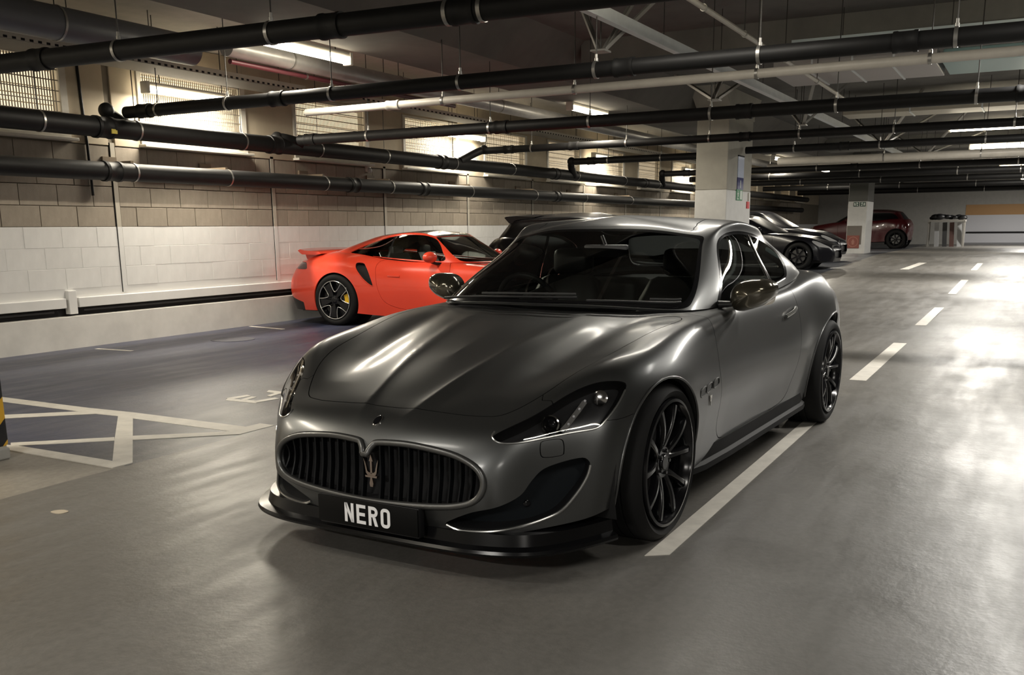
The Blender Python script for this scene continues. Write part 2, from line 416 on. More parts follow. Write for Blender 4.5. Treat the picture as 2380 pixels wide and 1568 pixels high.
# block wall on the left: backing, plinth, dark slot, ledge, blocks one by one
CH = .235; Z0 = .675; XB = 8.39; BAY = 2.80
WIN = [(5.98, 7.86)]+[(8.87+2.865*i, 10.73+2.865*i) for i in range(14)]
WZ0, WZ1 = 2.37, 3.25
wl = MB(); wl.box((-8, YW+.012, .46), (70, YW+.10, WZ0)); wl.box((-8, YW+.012, WZ1), (70, YW+.10, 3.62))
edges = [-8]+[e for w in WIN for e in w]+[70]
for i in range(0, len(edges), 2): wl.box((edges[i], YW+.012, WZ0), (edges[i+1], YW+.10, WZ1))
wall = struct('wall_left', wl, MORTAR)
m = MB(); m.box((-8, YW+.0022, .57), (70, YW+.02, 1.38)); ob('paint_coat', m, WMORT, wall, smooth=0)
m = MB(); m.box((-8, YW-.10, -.1), (34, YW+.3, .365)); struct('trim_6', m, mat('plinth_white', (.62, .605, .57), rough=.55, var=.1, scale=3))
m = MB(); m.box((-8, YW+.06, .3), (70, YW+.2, .50)); struct('trim_7', m, DARKJ)
m = MB()
for a, b in ((-8, 7.55), (7.72, 34)): m.bbox((a, YW-.045, .462), (b, YW+.03, .575), .008)
struct('trim_8', m, WHITEW)
m = MB(); m.bbox((7.58, YW-.05, .39), (7.69, YW+.03, .66), .006); struct('trim_9', m, WHITEW)
m = MB(); m.tube((-8, YW-.0, .425), (7.4, YW-.0, .425), .014, 8); m.tube((7.8, YW-.0, .425), (34, YW-.0, .425), .014, 8); struct('trim_10', m, DARKJ, smooth=40)
for i in range(0, 14):
    x = XB+BAY*(i-1)
    m = MB(); m.box((x+.010, YW-.006, .60), (x+.075, YW+.03, 1.38)); m.box((x+.010, YW-.006, 1.38), (x+.075, YW+.03, 2.36)); o_ = struct('trim_%d' % (11+2*i), m, WHITEW); o_.data.materials.append(mat('seam_strip', (.42, .385, .32), rough=.8)); [setattr(p_, 'material_index', 1) for p_ in list(o_.data.polygons)[6:]]
    m = MB(); m.box((x+.000, YW-.002, .60), (x+.009, YW+.03, 2.36)); struct('trim_%d' % (12+2*i), m, DARKJ)
bmesh_b = {}
def block_mesh(mt):
    if mt.name not in bmesh_b:
        o = ob('block', MB().bbox((.0, 0, .0045 if mt is BLOCKM else .002), (1, .03, CH-(.0045 if mt is BLOCKM else .002)), .0035 if mt is BLOCKM else .002), mt, wall, smooth=0); bmesh_b[mt.name] = o.data; bpy.data.objects.remove(o)
    return bmesh_b[mt.name]
nblk = 0; far = {}
def in_win(x0, x1, z): return any(x1 > a-.02 and x0 < b+.02 for a, b in WIN) and z+CH > WZ0+.02 and z < WZ1-.02
for k in range(-0, 13):
    z = Z0+CH*k
    if k > 6: continue
    for bayi in range(-1, 14):
        a = XB+BAY*(bayi)+.08 - 0; b = a+BAY-.09
        off = (.485/2 if k % 2 else .485) ; x = a
        first = True
        while x < b-.02:
            w = off if first else .485; first = False; w = min(w, b-x)
            if b-(x+w) < .06: w = b-x
            segs = [(x, x+w)]
            if z+CH > WZ0+.02 and z < WZ1-.02:
                for (wa, wb) in WIN:
                    ns = []
                    for (s0, s1) in segs:
                        if s1 <= wa or s0 >= wb: ns.append((s0, s1)); continue
                        if s0 < wa-.04: ns.append((s0, wa))
                        if s1 > wb+.04: ns.append((wb, s1))
                    segs = ns
            mt = WHITEW if z+CH < 1.39 else BLOCKM
            for s0, s1 in segs:
                if s1 < 5.8: continue
                vis = s0 < 27.0
                if vis and nblk < 300:
                    o = bpy.data.objects.new('block', block_mesh(mt)); C.objects.link(o); o.parent = wall
                    o.location = (s0+.0045, YW-(.0 if mt is WHITEW else .0)+rng.uniform(-.0015, .0015)-(.0 if mt is BLOCKM else .0), z); o.scale = (s1-s0-.009, 1, 1); nblk += 1
                else: far.setdefault(mt.name, []).append((s0, s1, z))
            x += w
for n_, L_ in far.items():
    m = MB()
    for s0, s1, z in L_: m.box((s0+.0045, YW, z+.0045), (s1-.0045, YW+.03, z+CH-.0045))
    o = ob('far_blocks', m, MATS[n_], wall, smooth=0); o['kind'] = 'stuff'
# smooth pale piers between the windows and band above them
PIERM = mat('pier_plaster', (.50, .43, .32), rough=.85, var=.10, scale=2.5)
for i in range(0, len(edges), 2):
    if edges[i+1] < 4: continue
    a, b = max(edges[i], 4), min(edges[i+1], 51.9)
    for (c_, d_) in (((a, 8.385), (8.475, b)) if a < 8.43 < b else ((a, b),)): ob('pier_panel', MB().bbox((c_+.004, YW-.006, 2.325), (d_-.004, YW+.03, 3.615), .006), PIERM, wall, smooth=0)
for a, b in WIN: ob('lintel_panel', MB().bbox((a+.0, YW-.006, WZ1+.004), (min(b, 51.9), YW+.03, 3.615), .006), PIERM, wall, smooth=0)
# windows with grilles in front of pale louvres
PANE = mat('pane_glow', (.78, .70, .55), rough=.7, emit=(1, .82, .56), estr=1.0)  # emission paints in the lamp light that falls on the panes
LOUV = mat('louvre_slat', (.60, .52, .38), rough=.6)
BARM = mat('grille_bar', (.20, .18, .15), rough=.5, metal=.3)
for i, (a, b) in enumerate(WIN):
    w = bpy.data.objects.new('window_%d' % (i+1), None); C.objects.link(w); w['kind'] = 'structure'; w.location = (a, YW, WZ0); W = b-a; H = WZ1-WZ0
    m = MB(); m.box((0, -.03, 0), (W, .12, .05)); m.box((0, -.03, H-.04), (W, .12, H)); m.box((0, -.03, .05), (.06, .12, H-.04)); m.box((W-.09, -.03, .05), (W, .12, H-.04)); ob('window_frame', m, STEELP, w, smooth=0)
    ob('window_sill', MB().bbox((-.03, -.12, -.035), (W+.03, .02, .0), .006), STEELP, w, smooth=0)
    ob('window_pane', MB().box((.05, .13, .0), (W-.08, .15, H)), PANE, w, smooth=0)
    m = MB()
    n = 9 if i > 1 else 0
    for k in range(9): m.bar((.06, .125, .08+k*.092), (W-.09, .125, .08+k*.092), .006, .010, (0, -.5, 1))
    o = ob('louvre', m, LOUV, w, smooth=0); o['kind'] = 'stuff'
    m = MB(); nb = 50
    for k in range(1, nb): x = .06+(W-.15)*k/nb; m.bar((x, .012, .05), (x, .012, H-.04), .012 if i < 2 else .006, .010, (1, 0, 0))
    for k in range(1, 7): z = .05+(H-.09)*k/7; m.bar((.06, .004, z), (W-.09, .004, z), .010, .010)
    o = ob('window_grille', m, BARM, w, smooth=0); o['kind'] = 'stuff'
# far end wall with its orange band and dark rail
XF = 52.0
m = MB(); m.box((XF, -9, .3), (XF+.2, 10.6, 3.95)); fw = struct('wall_far', m, mat('far_wall_grey', (.42, .41, .385), rough=.7, var=.06))
m = MB(); m.box((XF-.02, -9, .38), (XF, 3.05, 1.74)); ob('white_dado', m, mat('far_white', (.66, .66, .70), rough=.6), fw, smooth=0)
m = MB(); m.box((XF-.021, -9, 1.742), (XF, 3.05, 2.22)); ob('orange_band', m, mat('band_orange', (.50, .29, .13), rough=.7), fw, smooth=0)
m = MB(); m.box((XF-.08, -9, .90), (XF-.02, 2.95, .97)); ob('dark_rail', m, DARKJ, fw, smooth=0)
m = MB(); m.box((XF-.07, -9, .38), (XF-.02, 3.05, .46)); ob('wall_kerb', m, mat('kerb_grey', (.25, .25, .26), rough=.7), fw, smooth=0)

# columns
def column(label, x, y, sx, sy, zb, paint, upper):
    t = thing('concrete_column', label, 'column', (x, y, zb))
    ob('column_shaft', MB().bbox((0, 0, paint), (sx, sy, 3.76-zb), .015), upper, t, smooth=0)
    ob('painted_base', MB().bbox((-.002, -.002, -.05), (sx+.002, sy+.002, paint), .015), mat('column_white', (.60, .595, .575), rough=.55, var=.06), t, smooth=0)
    return t
COLG = mat('column_grey', (.36, .345, .30), rough=.8, var=.1, scale=2)
c1 = column('grey-topped white column with tall blue sign behind the grey coupe roof', 18.0, 5.07, 1.70, .60, FZ(18), 1.98-FZ(18), COLG)
ob('column_head', MB().prism([(-.0, 3.30), (.0, 3.42), (-.5, 3.76), (2.2, 3.76), (1.7, 3.42), (1.7, 3.30)], lambda a, b, d: (a, d, b-FZ(18)), -.02, .62), COLG, c1, smooth=0)
c2 = column('second column further back with two small dark signs', 35.0, 5.07, 1.40, .61, .38, 2.10-.38, mat('column_dark', (.10, .10, .09), rough=.8))
ob('grey_panel', MB().box((-.006, .12, .3), (.004, .60, .92)), mat('panel_grey', (.16, .14, .12), rough=.7), c2, smooth=0)
# column by the camera, wrapped in hazard tape
hz = bpy.data.materials.new('hazard_tape'); hz.use_nodes = True; MATS['hazard_tape'] = hz
nt = hz.node_tree; N = nt.nodes; L = nt.links; b = N['Principled BSDF']; b.inputs['Roughness'].default_value = .4
tc = N.new('ShaderNodeTexCoord'); sp = N.new('ShaderNodeSeparateXYZ'); L.new(tc.outputs['Object'], sp.inputs[0])
ad = N.new('ShaderNodeMath'); ad.operation = 'MULTIPLY_ADD'; L.new(sp.outputs[0], ad.inputs[0]); ad.inputs[1].default_value = -1.0; L.new(sp.outputs[2], ad.inputs[2])
ad2 = N.new('ShaderNodeMath'); ad2.operation = 'ADD'; L.new(ad.outputs[0], ad2.inputs[0]); L.new(sp.outputs[1], ad2.inputs[1])
md = N.new('ShaderNodeMath'); md.operation = 'PINGPONG'; L.new(ad2.outputs[0], md.inputs[0]); md.inputs[1].default_value = .13
gt_ = N.new('ShaderNodeMath'); gt_.operation = 'GREATER_THAN'; L.new(md.outputs[0], gt_.inputs[0]); gt_.inputs[1].default_value = .065
mx = N.new('ShaderNodeMix'); mx.data_type = 'RGBA'; mx.inputs['A'].default_value = (.008, .008, .009, 1); mx.inputs['B'].default_value = (.75, .42, .03, 1); L.new(gt_.outputs[0], mx.inputs['Factor']); L.new(mx.outputs['Result'], b.inputs['Base Color'])
t = thing('guarded_column', 'concrete column with yellow and black hazard guard at the left edge', 'column', (3.13, 5.31, 0))
ob('column_shaft', MB().bbox((.01, .01, 0), (.45, .45, 3.76), .02), COLG, t, smooth=0)
ob('hazard_guard', MB().bbox((-.0, .0, .075), (.457, .46, .92), .025), hz, t, smooth=30)
ob('column_foot', MB().bbox((.0, .0, 0), (.455, .46, .07), .01), CONCL, t, smooth=0)

# ------------------------------------------------------------------ floor markings (thin paint)
LINE = mat('line_white', (.62, .59, .53), rough=.55, var=.12, scale=9)
def mark(name, label, polys, group=None, z=.0025):
    m = MB()
    for P0_ in polys:
        P = P0_; P = [(p[0], p[1]) for p in P]; n = len(P)
        zz_ = z+.0006*polys.index(P0_); V = [(x, y, FZ(x)+zz_) for x, y in P]+[(x, y, FZ(x)-.004) for x, y in P]
        m.add(V, [tuple(range(n)), tuple(range(n, 2*n))[::-1]]+[(i, (i+1) % n, n+(i+1) % n, n+i) for i in range(n)])
    x0, y0 = polys[0][0][0], polys[0][0][1]
    m.V = [(x-x0, y-y0, zz-FZ(x0)) for x, y, zz in m.V]
    return tag(ob(name, m, LINE, None, (x0, y0, FZ(x0)), smooth=0), label, 'floor marking', group)
mark('bay_line', 'long white bay line on the grey floor beside the coupe wheels', [[(3.60, 1.300), (3.66, 1.213), (6.83, 1.213), (6.83, 1.300)]])
for i, (a, b) in enumerate(((8.8, 11.85), (14.1, 17.0), (19.6, 23.2), (26.5, 29.5))):
    mark('lane_dash', ('nearest white lane dash right of the coupe rear wheel', 'second white lane dash from the camera', 'third white lane dash from the camera', 'fourth and farthest white lane dash')[i], [[(a, 1.325), (a, 1.185), (b, 1.185), (b, 1.325)]], 'lane centre dashes')
mark('bay_dash', 'short white dash on the far floor left of the lane dashes', [[(26.5, 2.95), (26.5, 2.75), (29.5, 2.60), (29.5, 2.80)]])
mark('hatched_box', 'white diagonal hatching on the blue floor beside the hazard column', [
[(5.0, 8.4), (4.98, 7.363), (4.947, 6.317), (4.963, 5.852), (4.921, 4.699), (5.054, 4.688), (5.046, 4.549), (4.703, 4.552), (4.755, 4.663), (4.794, 5.658), (4.812, 5.845), (4.801, 6.054), (4.815, 6.252), (4.839, 7.162), (4.86, 8.4)],
[(4.30, 6.86), (4.482, 6.637), (4.815, 6.252), (4.801, 6.054), (4.391, 6.508), (4.2, 6.74)], [(3.86, 5.707), (4.274, 5.236), (4.2, 5.148), (3.797, 5.618)], [(4.355, 5.159), (4.755, 4.663), (4.703, 4.552), (4.265, 5.056)],
[(4.844, 5.869), (4.794, 5.658), (3.815, 4.541), (3.676, 4.549), (3.812, 4.706), (4.214, 5.164)], [(3.79, 5.75), (3.82, 5.57), (3.794, 4.686), (3.815, 4.541), (3.677, 4.546), (3.679, 4.59), (3.72, 5.7)]])
mark('bay_letters', 'white letters painted on the floor left of the coupe', [
[(5.66, 5.286), (5.66, 5.60), (5.728, 5.64), (5.754, 5.30)], [(5.715, 5.58), (5.73, 5.66), (5.93, 5.62), (5.90, 5.55)], [(5.72, 5.50), (5.88, 5.53), (5.88, 5.47), (5.727, 5.442)], [(5.692, 5.286), (5.724, 5.353), (5.92, 5.315), (5.90, 5.25)],
[(6.10, 5.564), (6.18, 5.61), (6.16, 5.40), (6.08, 5.38)], [(5.96, 5.434), (6.135, 5.473), (6.122, 5.41), (5.945, 5.38)]])
mark('bay_tick', 'short white bay line end near the orange car rear wheel', [[(10.42, 9.70), (10.36, 9.70), (10.22, 8.98), (10.29, 8.98)]])
mark('bay_tick', 'short faint white bay line end at the wall foot further left', [[(7.60, 9.5), (7.66, 9.5), (7.68, 8.95), (7.63, 8.95)]])
m = MB(); n = 28; m.add([(.27*math.cos(2*PI*i/n), .27*math.sin(2*PI*i/n), .004) for i in range(n)]+[(.27*math.cos(2*PI*i/n), .27*math.sin(2*PI*i/n), -.01) for i in range(n)], [tuple(range(n))]+[(i, (i+1) % n, n+(i+1) % n, n+i) for i in range(n)])
tag(ob('drain_cover', m, mat('cover_iron', (.06, .06, .075), rough=.6), None, (9.02, 8.72, 0), smooth=0), 'dark round drain cover in the blue bay', 'drain cover')
m = MB(); m.prism([tuple(q) for q in crom([(-.025, -.035), (.02, -.045), (.03, .0), (.01, .028), (-.022, .03)], 3)], lambda a, b, d: (a, b, d), 0, .003); tag(ob('paper_scrap', m, mat('scrap_beige', (.5, .43, .33), rough=.8), None, (2.95, 4.06, 0), smooth=0), 'small pale scrap lying on the grey floor at lower left', 'litter')

# ------------------------------------------------------------------ grey coupe: body lines (u back from front axle, v sideways, w up)
GT_BODY = [
[(-.86,0,.19),(-.84,.27,.19),(-.80,.52,.185),(-.69,.675,.20),(-.55,.795,.22),(-.40,.855,.245),(0,.88,.24),(.42,.875,.215),(.95,.865,.20),(1.6,.86,.20),(2.2,.87,.21),(2.55,.87,.23),(2.94,.90,.25),(3.35,.83,.25),(3.66,.76,.26),(3.84,.45,.27),(3.88,0,.27)],
[(-.90,0,.33),(-.885,.27,.33),(-.835,.52,.33),(-.705,.655,.335),(-.56,.79,.345),(-.41,.88,.36),(0,.925,.36),(.42,.905,.34),(.95,.885,.33),(1.6,.885,.33),(2.2,.895,.34),(2.55,.895,.36),(2.94,.945,.37),(3.35,.85,.38),(3.70,.79,.40),(3.90,.46,.41),(3.95,0,.41)],
[(-.895,0,.45),(-.875,.27,.45),(-.82,.52,.455),(-.70,.65,.465),(-.545,.79,.48),(-.40,.885,.50),(0,.945,.52),(.42,.93,.50),(.95,.91,.48),(1.6,.905,.48),(2.2,.92,.49),(2.55,.915,.51),(2.94,.955,.53),(3.35,.86,.54),(3.74,.80,.55),(3.95,.47,.56),(4.0,0,.56)],
[(-.85,0,.535),(-.83,.27,.54),(-.765,.52,.55),(-.65,.655,.57),(-.50,.785,.595),(-.37,.875,.61),(0,.94,.66),(.42,.925,.64),(.95,.91,.62),(1.6,.91,.62),(2.2,.925,.64),(2.55,.925,.67),(2.94,.957,.70),(3.35,.86,.70),(3.74,.79,.70),(3.95,.46,.71),(4.0,0,.71)],
[(-.79,0,.588),(-.765,.27,.593),(-.69,.50,.605),(-.575,.635,.64),(-.43,.755,.692),(-.30,.85,.72),(0,.905,.755),(.42,.895,.77),(.95,.885,.77),(1.6,.885,.78),(2.2,.90,.81),(2.55,.91,.835),(2.94,.93,.855),(3.35,.83,.85),(3.70,.75,.84),(3.90,.44,.84),(3.95,0,.84)],
[(-.71,0,.628),(-.675,.26,.635),(-.585,.46,.655),(-.46,.595,.708),(-.33,.70,.768),(-.2,.775,.805),(.05,.83,.83),(.42,.845,.868),(.95,.85,.885),(1.6,.85,.90),(2.2,.86,.925),(2.55,.872,.95),(2.94,.865,.965),(3.3,.765,.955),(3.58,.67,.945),(3.76,.40,.945),(3.82,0,.945)],
[(-.62,0,.665),(-.57,.23,.675),(-.47,.39,.70),(-.33,.51,.735),(-.2,.59,.77),(-.07,.65,.805),(.14,.705,.852),(.45,.745,.893),(.95,.77,.918),(1.6,.77,.94),(2.2,.78,.965),(2.55,.79,1.0),(2.92,.77,1.02),(3.25,.66,1.01),(3.48,.56,1.0),(3.65,.33,1.0),(3.7,0,1.0)],
[(-.45,0,.728),(-.38,.16,.742),(-.28,.25,.765),(-.15,.32,.795),(-.03,.36,.82),(.1,.40,.846),(.28,.44,.88),(.54,.47,.913),(.97,.48,.95),(1.6,.5,.96),(2.2,.5,.98),(2.55,.5,1.01),(2.88,.47,1.035),(3.15,.42,1.035),(3.3,.32,1.03),(3.42,.18,1.03),(3.45,0,1.03)],
[(-.2,0,.80),(-.16,0,.808),(-.08,0,.825),(.0,0,.842),(.1,0,.863),(.22,0,.884),(.4,0,.91),(.62,0,.935),(1.0,0,.95),(1.6,0,.96),(2.2,0,.98),(2.55,0,1.01),(2.85,0,1.035),(3.0,0,1.04),(3.1,0,1.04),(3.18,0,1.04),(3.2,0,1.04)],
]
GT_CAN = [
[(.50,0,.950),(.55,.38,.945),(.72,.70,.925),(1.15,.785,.925),(1.65,.80,.94),(2.15,.795,.965),(2.55,.775,1.00),(2.95,.66,1.03),(3.12,.38,1.035),(3.18,0,1.035)],
[(.78,0,1.09),(.82,.35,1.085),(.96,.655,1.065),(1.27,.735,1.06),(1.68,.75,1.07),(2.10,.74,1.09),(2.45,.73,1.115),(2.76,.60,1.115),(2.86,.34,1.13),(2.90,0,1.135)],
[(1.13,0,1.265),(1.15,.32,1.258),(1.25,.56,1.232),(1.42,.635,1.268),(1.70,.66,1.288),(2.02,.65,1.275),(2.28,.625,1.255),(2.46,.50,1.235),(2.52,.28,1.25),(2.54,0,1.255)],
[(1.30,0,1.345),(1.32,.29,1.337),(1.40,.475,1.315),(1.52,.55,1.345),(1.72,.58,1.357),(1.96,.565,1.345),(2.12,.53,1.33),(2.24,.40,1.293),(2.27,.2,1.30),(2.28,0,1.305)],
[(1.5,0,1.388),(1.5,0,1.388),(1.53,0,1.39),(1.6,0,1.392),(1.72,0,1.392),(1.85,0,1.387),(1.9,0,1.38),(1.93,0,1.378),(1.95,0,1.377),(1.95,0,1.377)],
]
def P2(L): return np.array([(u, -v, w) for u, v, w in L], float)
class Sheet:
    """smooth sheet through a table of body lines; v>=0 half stored with y=-v"""
    def __init__(s, T): s.T = [[tuple(p) for p in r] for r in T]
    def pos(s, a, b):
        a = float(a); b = float(b); P = surf(s.T, np.array([a]), np.array([b]))[0, 0]; return np.array([P[0], -P[1], P[2]])
    def nrm(s, a, b, e=.02):
        P = surf(s.T, np.array([a-e, a, a+e]), np.array([b-e, b, b+e]))*[1, -1, 1]
        n = np.cross(P[1, 2]-P[1, 0], P[2, 1]-P[0, 1]); n = n/np.linalg.norm(n)
        c = np.array([P[1, 1, 0], 0, .35]) if abs(P[1, 1, 0]-1.4) < 1.7 else np.array([1.4, 0, .35])
        if (n*(P[1, 1]-np.array([1.4, 0, .3]))).sum() < 0: n = -n
        return n
    def pm(s, sv, tv): return PM.from_grid(sv, tv, surf(s.T, sv, tv)*[1, -1, 1])
    def vw(s, v, w, g=(1.5, 1.0)):      # point on the front face at given v, w
        a, b = g
        for _ in range(12):
            P = s.pos(a, b); r = np.array([-P[1]-v, P[2]-w])
            if abs(r).max() < 1e-5: break
            e = 1e-3; A = s.pos(a+e, b); B = s.pos(a, b+e)
            J = np.array([[-(A[1]-P[1])/e, -(B[1]-P[1])/e], [(A[2]-P[2])/e, (B[2]-P[2])/e]])
            d = np.linalg.solve(J+np.eye(2)*1e-6, -r); a += np.clip(d[0], -.5, .5); b += np.clip(d[1], -.5, .5)
        return P, (a, b)
def gap(pm, val, g=.0016):
    """cut out a panel leaving a narrow joint; val is a distance-like array. -> panel, rest"""
    a, rest = pm.cut(val(pm)+g); b, rest2 = rest.cut(val(rest)-g)
    return a, rest2
def stpoly(poly): return lambda pm: poly_sdf(pm.ST, poly)

PAINT = backdark(mat('grey_paint', (.100, .102, .102), rough=.41, metal=.9, spec=.6, coat=.45, coatr=.16))
GLOSSB = mat('gloss_black', (.005, .005, .006), rough=.16, spec=.35)
SATINB = mat('satin_black', (.008, .008, .009), rough=.42)
RUBBER = mat('tyre_rubber', (.007, .007, .007), rough=.75, spec=.25, bump=.15, bscale=300)
MESHB = mat('dark_mesh', (.005, .007, .009), rough=.7, spec=.2)
CHROME = mat('chrome', (.75, .73, .70), rough=.12, metal=1.0)
GUNM = mat('gunmetal_ring', (.12, .12, .118), rough=.36, metal=.8, coat=.3)
SILVERT = mat('silver_edge', (.55, .55, .53), rough=.22, metal=.9)
DARKGLASS = glassmat('smoked_lens', (.82, .82, .83), ior=1.45)
CARGLASS = glassmat('car_glass', (.74, .78, .75), ior=1.5)
CABIN = mat('cabin_dark', (.018, .018, .019), rough=.7)
LEATHER = mat('black_leather', (.022, .022, .023), rough=.42, bump=.1, bscale=200)
DISC = mat('brake_disc', (.10, .10, .10), rough=.35, metal=.9)
WHITEP = mat('plate_white', (.85, .85, .86), rough=.4)

def wheel_rim_gt(parent, r):
    """black rim with five pairs of slender spokes; outer face looks to -y"""
    m = MB()
    m.lathe([(r, .0), (r-.004, -.012), (r-.016, -.014), (r-.020, -.004), (r-.032, .012), (r-.040, .05), (r-.035, .12), (r-.025, .19), (r-.004, .20)], n=64)
    for k in range(5):
        a0 = 2*PI*k/5+.35
        for sgn in (-1, 1):
            pts = []
            for i in range(9):
                t = i/8; rr = .052+(r-.030-.052)*t
                ang = a0+sgn*(.13+.21*t**.6*(1-.12*t)); pts.append((rr*math.cos(ang), .030-.030*t-.012*math.sin(PI*t), rr*math.sin(ang)))
            V = []; F = []
            for i, p in enumerate(pts):
                q = pts[min(i+1, 8)]; o = pts[max(i-1, 0)]; d = Vector((q[0]-o[0], 0, q[2]-o[2])).normalized(); n = Vector((-d.z, 0, d.x))
                w = .0175-.005*math.sin(PI*i/8)
                for sx, dy in ((-1, .02), (-1, .004), (-.55, -.004), (.55, -.004), (1, .004), (1, .02)): V.append(Vector(p)+n*w*sx+Vector((0, dy+(.012 if dy > .01 else 0), 0)))
            for i in range(8):
                for j in range(6): F.append((i*6+j, i*6+(j+1) % 6, i*6+6+(j+1) % 6, i*6+6+j))
            m.add(V, F)
    m.lathe([(.001, .012), (.03, .012), (.034, .016), (.036, .022), (.066, .020), (.074, .026), (.076, .06), (.001, .06)], n=40)
    o = ob('rim', m, GLOSSB, parent, smooth=40)
    b = None
    for k in range(5):
        a = 2*PI*k/5
        if b is None: b = ob('wheel_bolt', MB().lathe([(.001, .010), (.007, .010), (.009, .014), (.009, .03)], n=8), mat('dark_steel', (.08, .08, .08), rough=.3, metal=1), parent); b.location = (.05*math.cos(a), 0, .05*math.sin(a))
        else: inst(b, 'wheel_bolt', parent, (.05*math.cos(a), 0, .05*math.sin(a)))
    return o
def tyre_mb(r, w, rb):
    h = w/2
    p = [(rb-.002, .012), (rb+.006, .002), (rb+.022, -.006), ((r+rb)/2, -.011), (r-.022, -.003), (r-.010, .010), (r-.004, .022)]
    y = .03
    p += [(r-.001, y), (r-.001, h-.052), (r-.008, h-.05), (r-.008, h-.044), (r, h-.042), (r, h-.006), (r-.008, h-.004), (r-.008, h+.004), (r, h+.006), (r, h+.042), (r-.008, h+.044), (r-.008, h+.05), (r-.001, h+.052), (r-.001, w-y)]
    p += [(r-.004, w-.022), (r-.010, w-.010), ((r+rb)/2, w+.011), (rb+.006, w-.002), (rb-.002, w-.012)]
    return MB().lathe(p, n=96)
def gt_wheel(car, u, v, rad, w, near, label=None):
    e = bpy.data.objects.new('wheel', None); C.objects.link(e); e.parent = car; e.empty_display_size = .1
    e.location = (u, -v if near else v, rad)
    if not near: e.rotation_euler = (0, 0, PI)
    ob('tyre', tyre_mb(rad, w, .276), RUBBER, e, smooth=50)
    wheel_rim_gt(e, .279)
    m = MB().lathe([(.06, .075), (.178, .075), (.178, .098), (.06, .098)], n=48, closed=True); ob('brake_disc', m, DISC, e, smooth=30)
    m = MB(); a0, a1 = (2.3, 3.5)
    poly = [(.125*math.cos(a0+(a1-a0)*i/10), .125*math.sin(a0+(a1-a0)*i/10)) for i in range(11)]+[(.195*math.cos(a1-(a1-a0)*i/10), .195*math.sin(a1-(a1-a0)*i/10)) for i in range(11)]
    m.prism(poly, lambda a, b, d: (a, d, b), .056, .12); ob('brake_caliper', m, SATINB, e, smooth=30)
    return e

def letter(ch, w=.046, h=.079, t=.0135):
    """plate letters as outlines (list of polygons) with x right, y up"""
    if ch == 'N': return [[(0,0),(t,0),(t,h),(0,h)], [(w-t,0),(w,0),(w,h),(w-t,h)], [(0,h),(t,h),(w,0),(w-t,0)]]
    if ch == 'E': return [[(0,0),(t,0),(t,h),(0,h)], [(t,0),(w,0),(w,t),(t,t)], [(t,h-t),(w,h-t),(w,h),(t,h)], [(t,h/2-t/2),(w*.92,h/2-t/2),(w*.92,h/2+t/2),(t,h/2+t/2)]]
    def ringseg(cx, cy, rx, ry, a0, a1, n=8):
        o = [(cx+rx*math.cos(a0+(a1-a0)*i/n), cy+ry*math.sin(a0+(a1-a0)*i/n)) for i in range(n+1)]
        i_ = [(cx+(rx-t)*math.cos(a1-(a1-a0)*i/n), cy+(ry-t)*math.sin(a1-(a1-a0)*i/n)) for i in range(n+1)]
        return o+i_
    if ch == 'R':
        hh = h*.55; r = hh/2
        return [[(0,0),(t,0),(t,h),(0,h)], [(t,h-t),(w-r,h-t),(w-r,h),(t,h)], [(t,h-hh),(w-r,h-hh),(w-r,h-hh+t),(t,h-hh+t)], ringseg(w-r, h-r, r, r, -PI/2, PI/2), [(w*.42,h-hh),(w*.42+t*1.1,h-hh),(w,0),(w-t*1.15,0)]]
    if ch == 'O':
        r = w*.42
        return [[(0,r),(t,r),(t,h-r),(0,h-r)], [(w-t,r),(w,r),(w,h-r),(w-t,h-r)], [(r,0),(w-r,0),(w-r,t),(r,t)], [(r,h-t),(w-r,h-t),(w-r,h),(r,h)],
                ringseg(r, r, r, r, PI, 1.5*PI), ringseg(w-r, r, r, r, 1.5*PI, 2*PI), ringseg(w-r, h-r, r, r, 0, PI/2), ringseg(r, h-r, r, r, PI/2, PI)]

GT_A = -.0434
gt = thing('sports_coupe', 'dark grey metallic two-door sports coupe with black wheels and NERO plate in the foreground', 'car', (3.8953, 2.2124, 0), GT_A)
BS = Sheet(GT_BODY); KS = Sheet(GT_CAN)
NT = np.unique(np.round(np.concatenate([np.linspace(0, 6, 139), np.linspace(6, 7.5, 33), np.linspace(7.5, 12, 61), np.linspace(12, 16, 49)]), 6))
NS = np.linspace(0, 8, 113)
def gt_disp(pm):
    """creases pressed into the sheet: hood ridges, valley beside the bulge, side hollow"""
    u = pm.V[:, 0]; v = -pm.V[:, 1]; s_, t_ = pm.ST.T
    hood = np.clip((u+.86)/.2, 0, 1)*np.clip((.62-u)/.3, 0, 1)*np.clip((s_-3.2)/.8, 0, 1)
    vr = np.interp(u, [-.86, -.72, -.3, .1, .5], [.085, .125, .20, .255, .30])       # ridge line beside the centre
    d = v-vr
    ridge = np.exp(-np.abs(d)/.03)*.0065
    valley = -.016*np.exp(-((v-(vr+.25))/.085)**2)*np.clip((u+.55)/.3, 0, 1)
    z = hood*(ridge+valley+np.where(d < 0, -.0035*(1-np.exp(-np.abs(d)/.05)), 0))
    pm.V[:, 2] += z
    # hollow along the lower door and front wing
    side = np.exp(-((pm.V[:, 2]-.40)/.12)**2)*np.clip((u-.45)/.4, 0, 1)*np.clip((2.35-u)/.4, 0, 1)*(v > .6)
    pm.V[:, 1] += .018*side
def renormal(pm):
    n = np.zeros_like(pm.V)
    for f in pm.F:
        a = pm.V[list(f)]; m = np.zeros(3)
        for k in range(1, len(f)-1): m += np.cross(a[k]-a[0], a[k+1]-a[0])
        for i in f: n[i] += m
    n[np.abs(pm.V[:, 1]) < 1e-9, 1] = 0
    l = np.linalg.norm(n, axis=1, keepdims=True); pm.N = n/np.maximum(l, 1e-12)
